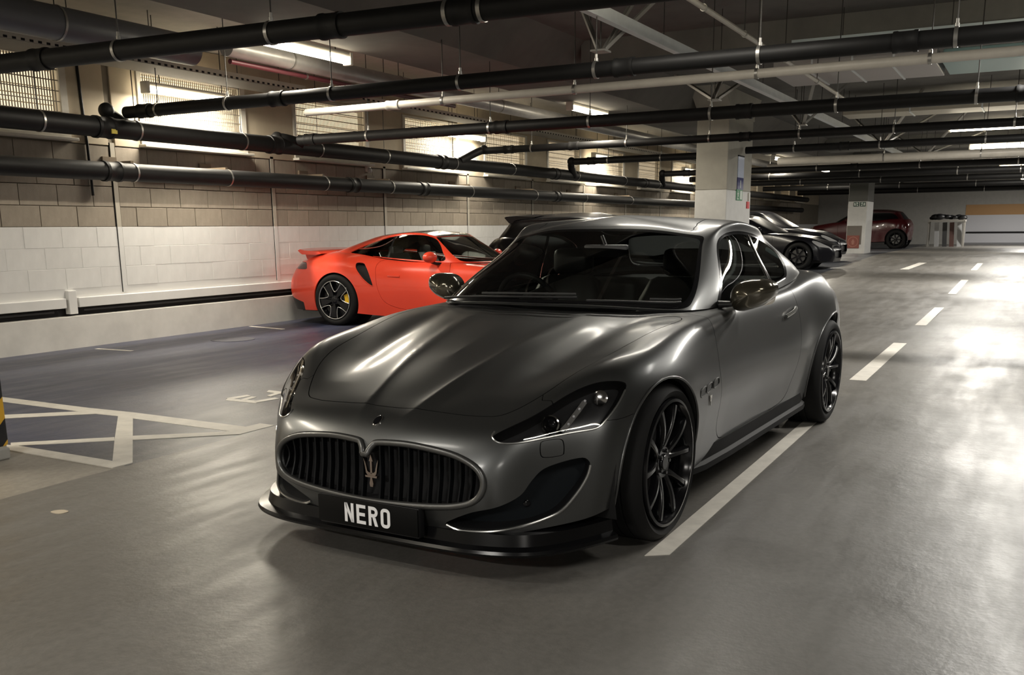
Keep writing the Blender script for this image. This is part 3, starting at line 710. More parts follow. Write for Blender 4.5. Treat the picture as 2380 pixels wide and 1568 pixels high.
body = BS.pm(NS, NT); gt_disp(body); renormal(body)
uv = lambda pm: np.stack([pm.V[:, 0], -pm.V[:, 1]], 1)
uw = lambda pm: np.stack([pm.V[:, 0], pm.V[:, 2]], 1)
vw = lambda pm: np.stack([-pm.V[:, 1], pm.V[:, 2]], 1)
# openings -------------------------------------------------------------
base = [(p[0], p[1]) for p in GT_CAN[0]]
foot = crom([(.50, -.3), (.50, 0), (.55, .38), (.70, .675), (.95, .745), (1.65, .775), (2.15, .77), (2.5, .74), (2.90, .62), (3.08, .36), (3.14, 0), (3.14, -.3)], 5, False)
_, body = body.cut(np.where(body.ST[:, 0] > 5.2, poly_sdf(uv(body), foot), 1.0))
GRO = [(0, .463), (.016, .478), (.030, .498), (.055, .509), (.177, .513), (.30, .503), (.40, .486), (.477, .453), (.511, .41), (.510, .362), (.478, .322), (.41, .298), (.30, .283), (.15, .274), (0, .271)]
gro = crom(GRO, 4, False)
groc = np.concatenate([gro, [(-.4, .271), (-.4, .463)]])
isfront = lambda pm: (pm.V[:, 0] < -.55) & (pm.ST[:, 0] < 3.4)
gp, body = body.cut(np.where(isfront(body), poly_sdf(vw(body), groc), 1.0))
WA = [((-.045, .335), .378), ((2.90, .365), .395)]
for (cu, cw), r in WA:
    _, body = body.cut(np.where(-body.V[:, 1] > .45, np.hypot(body.V[:, 0]-cu, (body.V[:, 2]-cw))-r, 1.0))
    _, body = body.cut(np.where((-body.V[:, 1] > .45) & (body.V[:, 2] < cw), np.abs(body.V[:, 0]-cu)-(r-.0), 1.0)) if False else (None, body)
HL = crom([(3.15,1.97),(2.84,2.1),(2.74,2.38),(2.72,2.83),(2.72,3.6),(2.74,4.2),(2.97,4.46),(3.35,4.74),(3.82,4.96),(4.04,4.94),(4.2,4.58),(4.3,3.99),(4.26,3.45),(4.0,2.91),(3.62,2.32)], 5)
hl, body = gap(body, stpoly(HL), .012)
IN = crom([(.30,1.36),(.12,1.25),(.02,1.45),(.04,1.75),(.1,2.15),(.17,2.61),(.25,3.06),(.43,3.49),(.9,3.87),(1.33,4.10),(1.63,4.16),(1.78,4.10),(1.88,3.95),(1.86,3.62),(1.72,3.22),(1.42,2.98),(1.05,2.72),(.80,2.25),(.62,1.75)], 4)
inn, body = body.cut(poly_sdf(body.ST, IN))
HO = crom([(-.722,-.133),(-.722,0),(-.719,.133),(-.71,.311),(-.690,.42),(-.655,.495),(-.545,.57),(-.426,.624),(-.257,.668),(-.003,.705),(.258,.738),(.46,.765),(.555,.752),(.585,.70),(.56,.55),(.52,.38),(.487,.15),(.478,0),(.478,-.15)], 4, False)
hood, body = gap(body, lambda pm: np.where(pm.ST[:, 0] > 3.6, poly_sdf(uv(pm), HO), .5), .002)
WASH = crom([(2.53,3.07),(2.61,3.12),(2.57,3.43),(2.42,3.52),(2.13,3.56),(2.04,3.52),(2.06,3.2),(2.2,3.12)], 4)
wash, body = gap(body, stpoly(WASH), .009)
DR = crom([(.69,.90),(.685,.85),(.67,.76),(.665,.66),(.68,.54),(.70,.42),(.74,.33),(.84,.285),(1.2,.275),(1.7,.285),(1.97,.31),(2.07,.40),(2.13,.55),(2.155,.70),(2.16,.80),(2.15,.90),(2.14,1.02),(2.0,1.05),(1.2,1.0),(.75,.97)], 4)
door, body = gap(body, lambda pm: np.where((-pm.V[:, 1] > .6), poly_sdf(uw(pm), DR), .5), .002)
BU = np.array([(-1,-1),(7,-1),(7,2.8),(4.5,2.85),(4.3,3.1),(3.6,3.3),(2.99,4.3),(2.97,4.5),(2.88,5.0),(2.84,5.6),(-1,5.6)], float)
bumper, body = gap(body, stpoly(BU), .009)
fender, body = body.cut(np.where(body.ST[:, 1] < 8.6, body.V[:, 0]-1.2+np.where(body.V[:, 2] < .27, -2, 0)*0, 1.0)) if False else body.cut(body.ST[:, 1]-7.62+np.where(body.ST[:, 0] < .75, .9, 0))
rbump, body = gap(body, lambda pm: poly_sdf(pm.ST, np.array([(-1,13.3),(2.6,13.3),(3.2,14.2),(3.2,17),(-1,17)], float)), .009)
pobj('front_bumper', bumper.both(), PAINT, gt, .02)
pobj('hood', hood.both(), PAINT, gt, .02)
pobj('rear_body', body.both(), PAINT, gt, .03)
pobj('rear_bumper', rbump.both(), PAINT, gt, .02)
for mir in (0, 1):
    f = (lambda q: q.mirror()) if mir else (lambda q: q)
    pobj('front_fender', f(fender), PAINT, gt, .03)
    pobj('door', f(door), PAINT, gt, .02)
    pobj('washer_cover', f(wash), PAINT, gt, .01)
    # headlight: clear lens, dark bucket, projector, light strip
    h = pobj('headlight', f(hl.offset(-.055)), mat('lamp_bowl', (.022, .022, .023), rough=.3), gt); h['label'] = 'dark headlamp bowl'
    bd = hl.boundary(); m = MB()
    for i, j in bd:
        a, b = hl.V[i]-hl.N[i]*.003, hl.V[j]-hl.N[j]*.003; c_, d_ = hl.V[j]-hl.N[j]*.055, hl.V[i]-hl.N[i]*.055
        q = [a, b, c_, d_]
        if mir: q = [x*[1, -1, 1] for x in q]
        m.add(q, [(0, 1, 2, 3)])
    ob('lamp_wall', m, SATINB, h)
    pobj('lens', f(hl.offset(.001)), DARKGLASS, h)
    sy = -1 if mir else 1
    def hp(st, off): p = BS.pos(*st)+BS.nrm(*st)*off; return Vector((p[0], p[1]*sy, p[2]))
    n = BS.nrm(3.3, 3.2); n = Vector((n[0]-.5, n[1]*sy*.5, n[2]*.4)).normalized(); c_ = hp((3.37, 3.19), -.028)
    m = MB().lathe([(.036, -.03), (.036, .008), (.031, .011), (.029, .004)], c=c_, axis=n, n=32); ob('projector_ring', m, CHROME, h, smooth=30)
    m = MB().lathe([(.029, .0), (.024, .008), (.014, .013), (.001, .015)], c=c_, axis=n, n=24); ob('projector_glass', m, GLOSSB, h)
    m = MB(); L = [(2.86, 3.47), (3.08, 3.56), (3.35, 3.65), (3.60, 3.76), (3.85, 3.88)]
    for a, b in zip(L[:-1], L[1:]): m.bar(hp(a, -.022), hp(b, -.022), .020, .008, n)
    ob('light_strip', m, mat('lamp_reflector', (.42, .41, .39), rough=.3, metal=.6), h)
    for a in L: ob('led_chip', MB().sphere(hp(a, -.014), .006, 8, 6), WHITEP, h)
    m = MB().lathe([(.030, -.02), (.030, .0), (.018, .004), (.001, .004)], c=hp((3.88, 4.30), -.03), axis=n, n=24); ob('side_reflector', m, CHROME, h, smooth=30)
    ed = crom([(3.36,1.96),(3.10,1.945),(2.84,2.08),(2.735,2.38),(2.715,2.83),(2.715,3.6),(2.735,4.2),(2.96,4.47),(3.34,4.755),(3.80,4.965)], 4, False)
    pts = [Vector(BS.pos(a, b)+BS.nrm(a, b)*.001) for a, b in ed]
    ob('lamp_rim', MB().path([Vector((p.x, p.y*sy, p.z)) for p in pts], .0042, 6), mat('edge_grey', (.42, .42, .41), rough=.22, metal=.9), h)
    # air intake in the bumper corner
    t = pobj('air_intake', f(inn.offset(-.07)), MESHB, gt); t['label'] = 'black mesh air intake'
    m = MB()
    for i, j in inn.boundary():
        q = [inn.V[i]-inn.N[i]*.004, inn.V[j]-inn.N[j]*.004, inn.V[j]-inn.N[j]*.07, inn.V[i]-inn.N[i]*.07]
        if mir: q = [x*[1, -1, 1] for x in q]
        m.add(q, [(0, 1, 2, 3)])
    ob('intake_wall', m, SATINB, t)
    edge = crom([(.14,1.27),(.03,1.45),(.05,1.75),(.1,2.15),(.17,2.61),(.25,3.06),(.43,3.49),(.9,3.87),(1.33,4.10),(1.63,4.165)], 4, False)
    pts = [Vector(BS.pos(a, b)+BS.nrm(a, b)*.001)*1 for a, b in edge]
    pts = [Vector((p.x, p.y*sy, p.z)) for p in pts]
    ob('intake_edge', MB().path(pts, .006, 8), mat('edge_grey', (.42, .42, .41), rough=.22, metal=.9), t)
    ob('parking_sensor', MB().lathe([(.014, -.01), (.014, .004), (.011, .006), (.001, .006)], c=Vector((-.665, -.60*sy, .285)), axis=(-.7, -.6*sy, .1), n=20), GLOSSB, t)
    # door handle, wing vents
    m = MB(); pts = [Vector(BS.pos(4.1+.17*i/6, 9.40+.36*i/6)+BS.nrm(4.2, 9.6)*(.012+.016*math.sin(PI*i/6))) for i in range(7)]
    ob('door_handle', MB().path([Vector((p.x, p.y*sy, p.z)) for p in pts], .011, 8, sx=1.0), SILVERT, gt)
    for (a, b) in ((2.60, 6.88), (2.69, 7.10), (2.79, 7.33)):
        p = Vector(BS.pos(a, b)); n = Vector(BS.nrm(a, b)); m = MB()
        M = Matrix.Translation((p.x, (p.y+.004)*sy, p.z)) @ Matrix.Rotation(-.25, 4, 'Y')
        poly = crom([(-.034, -.011), (.034, -.016), (.037, .014), (-.028, .018)], 3)
        m.prism([tuple(q) for q in poly], lambda a_, b_, d: (a_, d*sy, b_), -.006, .02); m.xf(M)
        v_ = ob('wing_vent', m, GLOSSB, gt, smooth=30)
        m = MB().path([M @ Vector((x, -.007*sy, z)) for x, z in crom([(-.034, -.011), (.034, -.016), (.037, .014), (-.028, .018)], 3)], .0028, 6, closed=True)
        ob('vent_trim', m, GUNM, v_)
    p = Vector(BS.pos(2.27, 7.14)); m = MB()
    for dx, a in ((-.010, .25), (0, 0), (.010, -.25)): m.bar((p.x+dx*.4, (p.y-.003)*sy, p.z-.006), (p.x+dx*1.2, (p.y-.003)*sy, p.z+.024), .004, .004)
    m.bar((p.x, (p.y-.003)*sy, p.z-.024), (p.x, (p.y-.003)*sy, p.z-.004), .005, .004)
    ob('side_emblem', m, CHROME, gt)
    # side skirt blade
    m = MB()
    sk = [(.40, .870), (.55, .895), (.9, .905), (1.5, .905), (2.0, .905), (2.35, .905), (2.47, .885)]; V = []; F = []
    for u, v in sk:
        for dv, w in ((-.12, .285), (-.022, .285), (-.018, .225), (0, .212), (.004, .186), (-.10, .170)): V.append((u, -(v+dv)*sy, w))
    for i in range(len(sk)-1):
        for k in range(6): F.append((i*6+k, i*6+(k+1) % 6, i*6+6+(k+1) % 6, i*6+6+k))
    F += [tuple(range(6)), tuple(range(36, 42))[::-1]]
    m.add(V, F); ob('side_skirt', m, mat('skirt_black', (.004, .004, .004), rough=.6, spec=.15), gt, smooth=40)
    # mirror
    m = MB(); prof = []
    for i in range(13):
        a = PI*i/12; prof.append(a)
    N_, M_ = 14, 24; V = []; F = []
    for i in range(N_+1):
        t_ = i/N_; x = -.075+.15*t_
        sc = (max(0.0, 1-(1-min(1, t_/.62))**2.2))**.5 if t_ < .62 else 1-.05*(t_-.62)
        for k in range(M_):
            a = 2*PI*k/M_; ca, sa = math.cos(a), math.sin(a)
            y = math.copysign(abs(ca)**.8, ca)*.112*sc; z = math.copysign(abs(sa)**.85, sa)*.076*sc
            z *= 1-.16*(y/.105) ; V.append((1.03+x+.25*y*.35+.02, -(.935+y)*sy, .988+z+.02*y/.1))
    for i in range(N_):
        for k in range(M_): F.append((i*M_+k, i*M_+(k+1) % M_, (i+1)*M_+(k+1) % M_, (i+1)*M_+k))
    F.append(tuple(range(N_*M_, (N_+1)*M_)))
    m.add(V, F); mo = ob('wing_mirror', m, mat('mirror_shell', (.13, .115, .085), rough=.16, metal=.8, coat=1), gt, smooth=60)
    m = MB().path([(1.01, -.775*sy, .935), (1.03, -.83*sy, .938), (1.05, -.885*sy, .952)], [.034, .026, .034], 12, sy=.6); ob('mirror_arm', m, PAINT, mo)
    m = MB().prism([tuple(q) for q in crom([(-.085, -.05), (.08, -.055), (.092, .02), (.03, .058), (-.07, .05)], 4)], lambda a, b, d: (1.03+.083+d+.09*a*.9, -(.935+a)*sy, .99+b), 0, .004); ob('mirror_glass', m, CHROME, mo)
    # quarter badge / sail trim
# rolled lips round the wheel openings
for (cu, cw_), r in WA:
    pts = {}
    for q in (bumper, fender, body):
        d = np.abs(np.hypot(q.V[:, 0]-cu, q.V[:, 2]-cw_)-r) < 8e-4
        for p in q.V[d & (-q.V[:, 1] > .6)]: pts[round(math.atan2(p[2]-cw_, p[0]-cu), 2)] = p
    L = [pts[k] for k in sorted(pts) if k > -.5 or k < -2.6]; L = [pts[k] for k in sorted(pts) if -.45 < k <= PI]+[pts[k] for k in sorted(pts) if k < -2.75]
    L = L[::2]
    for sy in (1, -1): ob('arch_lip', MB().path([Vector((p[0], p[1]*sy, p[2])) for p in L], .0065, 8), PAINT, gt, smooth=60)
# grille -----------------------------------------------------------------
half = [tuple(q) for q in crom([(.012, .462)]+GRO[1:], 4, False)]
ring3 = []; g = (2.2, .1)
for v, w in half:
    P, g = BS.vw(max(v, .002), w, g); n = BS.nrm(*g); ring3.append(Vector((P[0]-.004, P[1], P[2])))
full = ring3+[Vector((p.x, -p.y, p.z)) for p in ring3[::-1][1:]]
gr = ob('grille_surround', MB().path(full, .0135, 10, closed=True, sx=1.0), GUNM, gt, smooth=60); gr['label'] = 'satin grey grille ring'
m = MB(); F_ = []
V1 = [p+Vector((.004, 0, 0)) for p in full]; V2 = [p+Vector((.09, 0, 0)) for p in full]; k = len(full)
m.add(V1+V2, [(i, (i+1) % k, k+(i+1) % k, k+i) for i in range(k)]+[tuple(range(k, 2*k))]); ob('grille_cavity', m, mat('cavity_black', (.003, .003, .004), rough=.8), gt)
gh = np.array(gro); imax = int(gh[:, 0].argmax())
for i in range(-11, 12):
    v = i*.0445
    tw = np.interp(abs(v), gh[:imax+1, 0], gh[:imax+1, 1])-.002; bw = np.interp(abs(v), gh[imax:, 0][::-1], gh[imax:, 1][::-1])+.002
    if abs(v) > .505 or tw-bw < .03 or i == 0: continue
    V = []; F = []; gq = (1.5, 1.0)
    for j in range(9):
        t_ = j/8; w = bw+(tw-bw)*t_
        P, gq2 = BS.vw(max(abs(v), .003), min(max(w, .28), .5), gq)
        x = P[0]+.012+.030*math.sin(PI*t_)
        for dx, dv in ((0, 0), (.004, .0035), (.03, .0035), (.03, -.0035), (.004, -.0035)): V.append((x+dx, -(v+dv), w))
    for j in range(8):
        for q in range(5): F.append((j*5+q, j*5+(q+1) % 5, j*5+5+(q+1) % 5, j*5+5+q))
    F += [tuple(range(5)), tuple(range(40, 45))[::-1]]
    ob('grille_slat', MB().add(V, F), mat('slat_black', (.004, .0045, .0055), rough=.35, spec=.5), gt, smooth=40)
# trident in the grille
m = MB(); X = -.855
def tp(v, w, d=0): return (X+d, -v, w)
def flat(poly, d=.012): m.prism(poly, lambda a, b, q: (X+q, -a, b), -d/2, d/2)
flat([(-.0045,.372),(-.0045,.425),(-.010,.424),(0,.452),(.010,.424),(.0045,.425),(.0045,.372)])
for s_ in (-1, 1):
    P = [(.0,.366),(.018,.366),(.026,.375),(.029,.392),(.033,.415),(.037,.434),(.029,.418),(.023,.398),(.020,.384),(.012,.378),(.0,.378)]
    flat([(a*s_, b) for a, b in (P if s_ > 0 else P[::-1])])
    P = [(.0,.358),(.028,.358),(.030,.366),(.0,.366)]; flat([(a*s_, b) for a, b in (P if s_ > 0 else P[::-1])], .016)
flat([(-.007,.320),(.007,.320),(.0095,.334),(.006,.348),(.004,.358),(-.004,.358),(-.006,.348),(-.0095,.334)], .014)
ob('trident_emblem', m, mat('emblem_chrome', (.62, .52, .47), rough=.18, metal=1), gt, smooth=25)
# oval badge on the nose
p = BS.pos(3.79, .0); n = Vector(BS.nrm(3.79, .03)); n.y = 0; n.normalize()
m = MB().lathe([(.023, -.004), (.023, .003), (.020, .005), (.019, .003), (.001, .004)], c=(0, 0, 0), axis=(0, 0, 1), n=32)
tx = Vector((0, -1, 0)); ty = n.cross(tx); M = Matrix(((tx.x*.8, ty.x*1.25, n.x, p[0]), (tx.y*.8, ty.y*1.25, n.y, 0), (tx.z*.8, ty.z*1.25, n.z, p[2]), (0, 0, 0, 1)))
nb = ob('nose_badge', m.xf(M), CHROME, gt, smooth=30)
m = MB().lathe([(.0185, .0035), (.0185, .0048), (.001, .0056)], axis=(0, 0, 1), n=28); ob('badge_face', m.xf(M), GLOSSB, nb)
# plate
pl = ob('number_plate', MB().bbox((-.918, -.262, .163), (-.910, .236, .274), .003), mat('plate_black', (.003, .003, .003), rough=.5, spec=.15), gt, smooth=30)
pl['label'] = 'black plate reading NERO in white letters'
ob('plate_holder', MB().bbox((-.910, -.262, .155), (-.87, .236, .276), .006), SATINB, gt)
x = -.096
for ch in 'NERO':
    m = MB()
    for poly in letter(ch): m.prism([(-.0+a, b) for a, b in poly], lambda a, b, d: (-.9185-d, -(x+a), .179+b), 0, .0012)
    ob('plate_letter', m, WHITEP, pl); x += .0605
# splitter
pts = crom([(-.90,-.0),(-.895,.30),(-.88,.49),(-.825,.65),(-.74,.745),(-.6,.825),(-.44,.885)], 5, False)
out = [(u, v) for u, v in pts]; V = []; F = []
row = out[::-1]+[(u, -v) for u, v in out[1:]]
row = [(u, v) for u, v in row]
for u, v in row:
    inn_ = .84
    for k_, w in ((1, .118), (1.004, .128), (1, .140), (.965, .146), (.955, .19), (.86, .20), (.86, .118)): V.append((u*k_+(1-k_)*.2, -v*k_, w))
n7 = 7
for i in range(len(row)-1):
    for q in range(n7): F.append((i*n7+q, i*n7+(q+1) % n7, i*n7+n7+(q+1) % n7, i*n7+n7+q))
F += [tuple(range(n7)), tuple(range((len(row)-1)*n7, len(row)*n7))[::-1]]
ob('front_splitter', MB().add(V, F), mat('splitter_black', (.004, .004, .0045), rough=.22, spec=.28), gt, smooth=35)
# greenhouse ---------------------------------------------------------------
can = KS.pm(np.linspace(0, 4, 71), np.unique(np.round(np.concatenate([np.linspace(0, 3, 70), np.linspace(3, 9, 80)]), 6)))
renormal(can)
SCR = crom([(.035,-.6),(.035,0),(.03,1.0),(.035,1.75),(.10,2.03),(.4,2.09),(1.08,2.12),(1.8,2.2),(2.22,2.2),(2.42,2.0),(2.48,1.6),(2.48,1.0),(2.47,0),(2.47,-.6)], 4, False)
SCR2 = crom([(.16,-.6),(.16,0),(.15,1.0),(.17,1.7),(.25,1.92),(.5,2.0),(1.08,2.03),(1.8,2.10),(2.1,2.1),(2.27,1.9),(2.33,1.5),(2.33,1.0),(2.32,0),(2.32,-.6)], 4, False)
scr, can = gap(can, stpoly(SCR), .006)
glass, frit = scr.cut(poly_sdf(scr.ST, SCR2))
pobj('windscreen', glass.both(), CARGLASS, gt)
pobj('screen_border', frit.both(), GLOSSB, gt)
SW = crom([(.16,2.66),(.9,2.70),(1.6,2.78),(1.88,2.86),(2.0,3.05),(2.06,3.45),(2.02,4.3),(1.93,5.1),(1.55,5.76),(1.05,5.66),(.55,5.46),(.34,5.25),(.27,4.5),(.15,3.35),(.1,2.85)], 5)
SWI = crom([(.24,2.74),(.9,2.78),(1.55,2.85),(1.80,2.93),(1.91,3.1),(1.96,3.45),(1.92,4.28),(1.83,5.0),(1.5,5.62),(1.05,5.53),(.6,5.36),(.43,5.18),(.36,4.5),(.25,3.35),(.2,2.9)], 5)
sw, can = gap(can, stpoly(SW), .006)
swg, swf = sw.cut(poly_sdf(sw.ST, SWI))
bp = lambda pm: np.abs(pm.ST[:, 1]-(4.60-.07*(pm.ST[:, 0])))-.055
pil, swg = swg.cut(bp(swg))
swr, swa = swg.cut(4.58-swg.ST[:, 1])
RW = crom([(.12,9.6),(.12,9),(.14,8),(.25,7.5),(.8,7.4),(1.6,7.5),(2.2,7.7),(2.35,8.2),(2.38,9),(2.38,9.6)], 4, False)
rw, can = gap(can, stpoly(RW), .006)
pobj('rear_window', rw.both(), CARGLASS, gt)
RF = np.array([(2.66,-1),(2.66,1.7),(3.0,2.1),(3.14,2.6),(3.2,3.3),(3.2,5.6),(3.1,6.6),(2.66,7.4),(2.66,10),(6,10),(6,-1)], float)
roof, can = gap(can, lambda pm: poly_sdf(pm.ST, RF), .008)
pobj('roof', roof.both(), PAINT, gt, .01)
pobj('pillar_frame', can.both(), PAINT, gt, .012)
for mir in (0, 1):
    f = (lambda q: q.mirror()) if mir else (lambda q: q)
    sy = -1 if mir else 1
    pobj('side_window', f(swa), CARGLASS, gt); pobj('quarter_window', f(swr), CARGLASS, gt)
    pobj('window_seal', f(swf), GLOSSB, gt)
    q = pobj('window_divider', f(pil.offset(.002)), GLOSSB, gt)
    pts = [Vector(KS.pos(a, 4.54-.07*a)+KS.nrm(a, 4.5)*.004) for a in np.linspace(.36, 1.93, 9)]
    ob('divider_trim', MB().path([Vector((p.x, p.y*sy, p.z)) for p in pts], .0035, 6), CHROME, q)
    pts = [Vector(KS.pos(a, b)+KS.nrm(a, b)*.004) for a, b in crom([(.10,3.0),(.15,3.4),(.27,4.5),(.34,5.2)], 5, False)]
    ob('sill_trim', MB().path([Vector((p.x, p.y*sy, p.z)) for p in pts], .006, 6), SILVERT, gt)
# cowl, wipers
m = MB(); V = []; F = []
cw = crom([(.475,-.0),(.485,.15),(.52,.38),(.565,.55),(.60,.70)], 4, False); cw = [(u, v) for u, v in cw[::-1]]+[(u, -v) for u, v in cw[1:]]
for u, v in cw: V += [(u-.03, -v, .915-.045*abs(v)), (u+.10, -v, .920-.05*abs(v))]
m.add(V, [(2*i, 2*i+1, 2*i+3, 2*i+2) for i in range(len(cw)-1)]); ob('cowl', m, SATINB, gt)
def kp(a, b, off, sgn=1): p = KS.pos(a, b)+KS.nrm(a, b)*off; return Vector((p[0], p[1]*sgn, p[2]))
for L, ax in (([(.05, 1.95, -1), (.07, 1.4, -1), (.09, .9, -1), (.10, .5, -1), (.12, .0, 1), (.14, .55, 1)], (.06, .35, -1)), ([(.04, .7, 1), (.07, 1.1, 1), (.10, 1.5, 1), (.13, 1.82, 1), (.16, 1.9, 1)], (.02, .75, 1))):
    pts = [kp(a, b, .020, sg) for a, b, sg in L]
    w_ = ob('wiper', MB().path(pts, .007, 8), SATINB, gt)
    pts2 = [kp(a, b, .034, sg) for a, b, sg in L[2:]]
    ob('wiper_arm', MB().path([p+Vector((-.01, 0, .006)) for p in pts2], .006, 6), mat('wiper_grey', (.06, .06, .06), rough=.3), w_)
# underside and wheel wells so that nothing shows through
m = MB(); m.box((-.62, -.60, .17), (3.6, .60, .30)); m.box((.46, -.84, .175), (2.42, .84, .26)); ob('floorpan', m, CABIN, gt)
for (cu, cw_), r in WA:
    for sy in (-1, 1):
        m = MB(); V = []; F = []
        for i in range(25):
            a = -.35+(PI+.7)*i/24; x, z = cu+(r+.03)*math.cos(a), cw_+(r+.03)*math.sin(a)
            V += [(x, -.875*sy, z), (x, -.56*sy, z)]
        m.add(V, [(2*i, 2*i+1, 2*i+3, 2*i+2) for i in range(24)]); m.add([(cu+(r+.03)*math.cos(2*PI*i/24), -.56*sy, cw_+(r+.03)*math.sin(2*PI*i/24)) for i in range(24)], [tuple(range(24))])
        ob('wheel_well', m, mat('well_black', (.004, .004, .004), rough=.9), gt)
# cabin
m = MB(); m.box((.42, -.72, .30), (.50, .72, .76)); m.box((.85, .70, .30), (3.0, .74, .90)); m.box((.85, -.74, .30), (3.0, -.70, .90)); m.box((.42, -.72, .28), (3.0, .72, .34)); m.box((2.30, -.72, .3), (3.05, .72, .98))
ob('cabin_tub', m, CABIN, gt)
m = MB(); prof = [(.56,.88),(.60,.915),(.78,.915),(.90,.895),(.98,.84),(1.0,.70),(.9,.55),(.56,.55)]
V = []; vs = np.linspace(-.72, .72, 13)
for v in vs:
    hump = .035*math.exp(-((v+.36)/.2)**2)
    for u, w in prof: V.append((u, -v, w+(hump if w > .8 else 0)-.02*abs(v)))
k = len(prof); F = [(i*k+j, i*k+(j+1) % k, i*k+k+(j+1) % k, i*k+k+j) for i in range(12) for j in range(k)]
ob('dashboard', MB().add(V, F), LEATHER, gt, smooth=40)
sw_c = Vector((1.06, .36, .895)); ax = Vector((1, 0, .42)).normalized(); tx = Vector((0, 1, 0)); tyv = ax.cross(tx)
m = MB().path([sw_c+(tx*math.cos(a)+tyv*math.sin(a))*.185 for a in np.linspace(0, 2*PI, 33)[:-1]], .016, 10, closed=True)
sw_o = ob('steering_wheel', m, LEATHER, gt, smooth=60)
m = MB()
for a in (0, PI, -PI/2): m.bar(sw_c+(tx*math.cos(a)+tyv*math.sin(a))*.04, sw_c+(tx*math.cos(a)+tyv*math.sin(a))*.175, .04, .02, ax)
m.lathe([(.001, -.02), (.05, -.018), (.065, 0), (.06, .03), (.02, .2)], c=sw_c, axis=-ax if False else ax, n=20); ob('wheel_hub', m, SATINB, sw_o, smooth=40)
def seat(u, v):
    e = bpy.data.objects.new('seat', None); C.objects.link(e); e.parent = gt; e.location = (u, -v, .36)
    m = MB(); V = []; F = []
    prof = [(-.28,.10,.20),(-.30,.16,.24),(-.1,.17,.25),(.12,.13,.24),(.2,.16,.23),(.28,.35,.25),(.36,.55,.24),(.40,.66,.19),(.43,.68,.15),(.47,.64,.18),(.44,.5,.24),(.36,.25,.25),(.26,.02,.24),(-.2,.02,.22)]
    for sx in (-1, -.8, -.3, .3, .8, 1):
        for x, z, hw in prof: V.append((x-(.05 if abs(sx) > .7 and z > .1 else 0)*(1 if abs(sx) < .95 else .3), sx*hw, z))
    k = len(prof); F = [(i*k+j, i*k+(j+1) % k, i*k+k+(j+1) % k, i*k+k+j) for i in range(5) for j in range(k)]+[tuple(range(k)), tuple(range(5*k, 6*k))[::-1]]
    ob('seat_shell', m.add(V, F), LEATHER, e, smooth=60)
    m = MB().bbox((.40, -.13, .68), (.50, .13, .84), .04); ob('headrest', m, LEATHER, e, smooth=60)
    m = MB(); m.tube((.45, -.06, .6), (.45, -.06, .72), .009, 8); m.tube((.45, .06, .6), (.45, .06, .72), .009, 8); ob('headrest_post', m, CHROME, e)
    return e
seat(1.18, -.36); seat(1.18, .36)
for v in (-.33, .33):
    m = MB().bbox((2.02, -v-.24, .5), (2.28, -v+.24, 1.0), .05); ob('rear_seat', m, LEATHER, gt, smooth=60)
m = MB().bbox((1.03, -.26, 1.165), (1.06, .0, 1.232), .012); rv = ob('rearview_mirror', m, SATINB, gt, smooth=40)
ob('mirror_stem', MB().tube((1.045, -.13, 1.22), (1.10, -.08, 1.275), .010, 8), SATINB, rv)
gt_wheel(gt, 0, .918, .340, .245, True); gt_wheel(gt, 0, .918, .340, .245, False)
gt_wheel(gt, 2.942, .935, .352, .285, True); gt_wheel(gt, 2.942, .935, .352, .285, False)

# ------------------------------------------------------------------ the other parked cars
def rim_petal(e, r, silver, black):
    m = MB().lathe([(r, 0), (r-.006, -.006), (r-.014, -.004), (r-.022, .02), (r-.03, .12), (r-.01, .2)], n=56); ob('rim', m, black, e)
    m = MB().path([((r-.006)*math.cos(a), -.007, (r-.006)*math.sin(a)) for a in np.linspace(0, 2*PI, 57)[:-1]], .007, 6, closed=True); ob('rim_edge', m, silver, e)
    for k in range(5):
        a0 = 2*PI*k/5+PI/2-.12; m = MB()
        def at(rr, a): return Vector((rr*math.cos(a0+a), 0, rr*math.sin(a0+a)))
        poly = [at(.05, -.5), at(.10, -.50), at(.15, -.43), at(r-.02, -.26)]
        sp = [(.05, .62), (.10, .52), (.16, .60), (r-.02, .44), (r-.02, .62+.2), (.16, .68), (.10, .80), (.05, .66)]
        m.prism([(at(a, b).x, at(a, b).z) for a, b in [(.05, .40), (.11, .40), (.16, .40), (r-.02, .37), (r-.02, .89), (.16, .86), (.11, .86), (.05, .86)]], lambda a, b, d: (a, d, b), .0, .03); ob('spoke', m, black, e)
        U = crom([at(r-.012, .36), at(.20, .33), at(.14, .22), at(.115, 0), at(.14, -.22), at(.20, -.33), at(r-.012, -.36)], 4, False)
        ob('spoke_edge', MB().path([Vector(p)+Vector((0, -.001, 0)) for p in U], .0065, 6), silver, e)
    ob('rim_back', MB().lathe([(.03, .055), (r-.03, .055), (r-.03, .06), (.03, .06)], n=40, closed=True), black, e)
    ob('wheel_cap', MB().lathe([(.001, -.004), (.028, -.004), (.034, .0), (.06, .004), (.07, .02), (.07, .05)], n=28), black, e, smooth=30)
def rim_plain(e, r, silver, black):
    m = MB().lathe([(r, 0), (r-.01, -.006), (r-.02, .01), (r-.03, .1)], n=40)
    for k in range(7):
        a = 2*PI*k/7; m.bar((.04*math.cos(a), .015, .04*math.sin(a)), ((r-.012)*math.cos(a), .01, (r-.012)*math.sin(a)), .035, .02, (0, 1, 0))
    m.lathe([(.001, 0), (.06, .004), (.07, .04)], n=20); ob('rim', m, black, e)
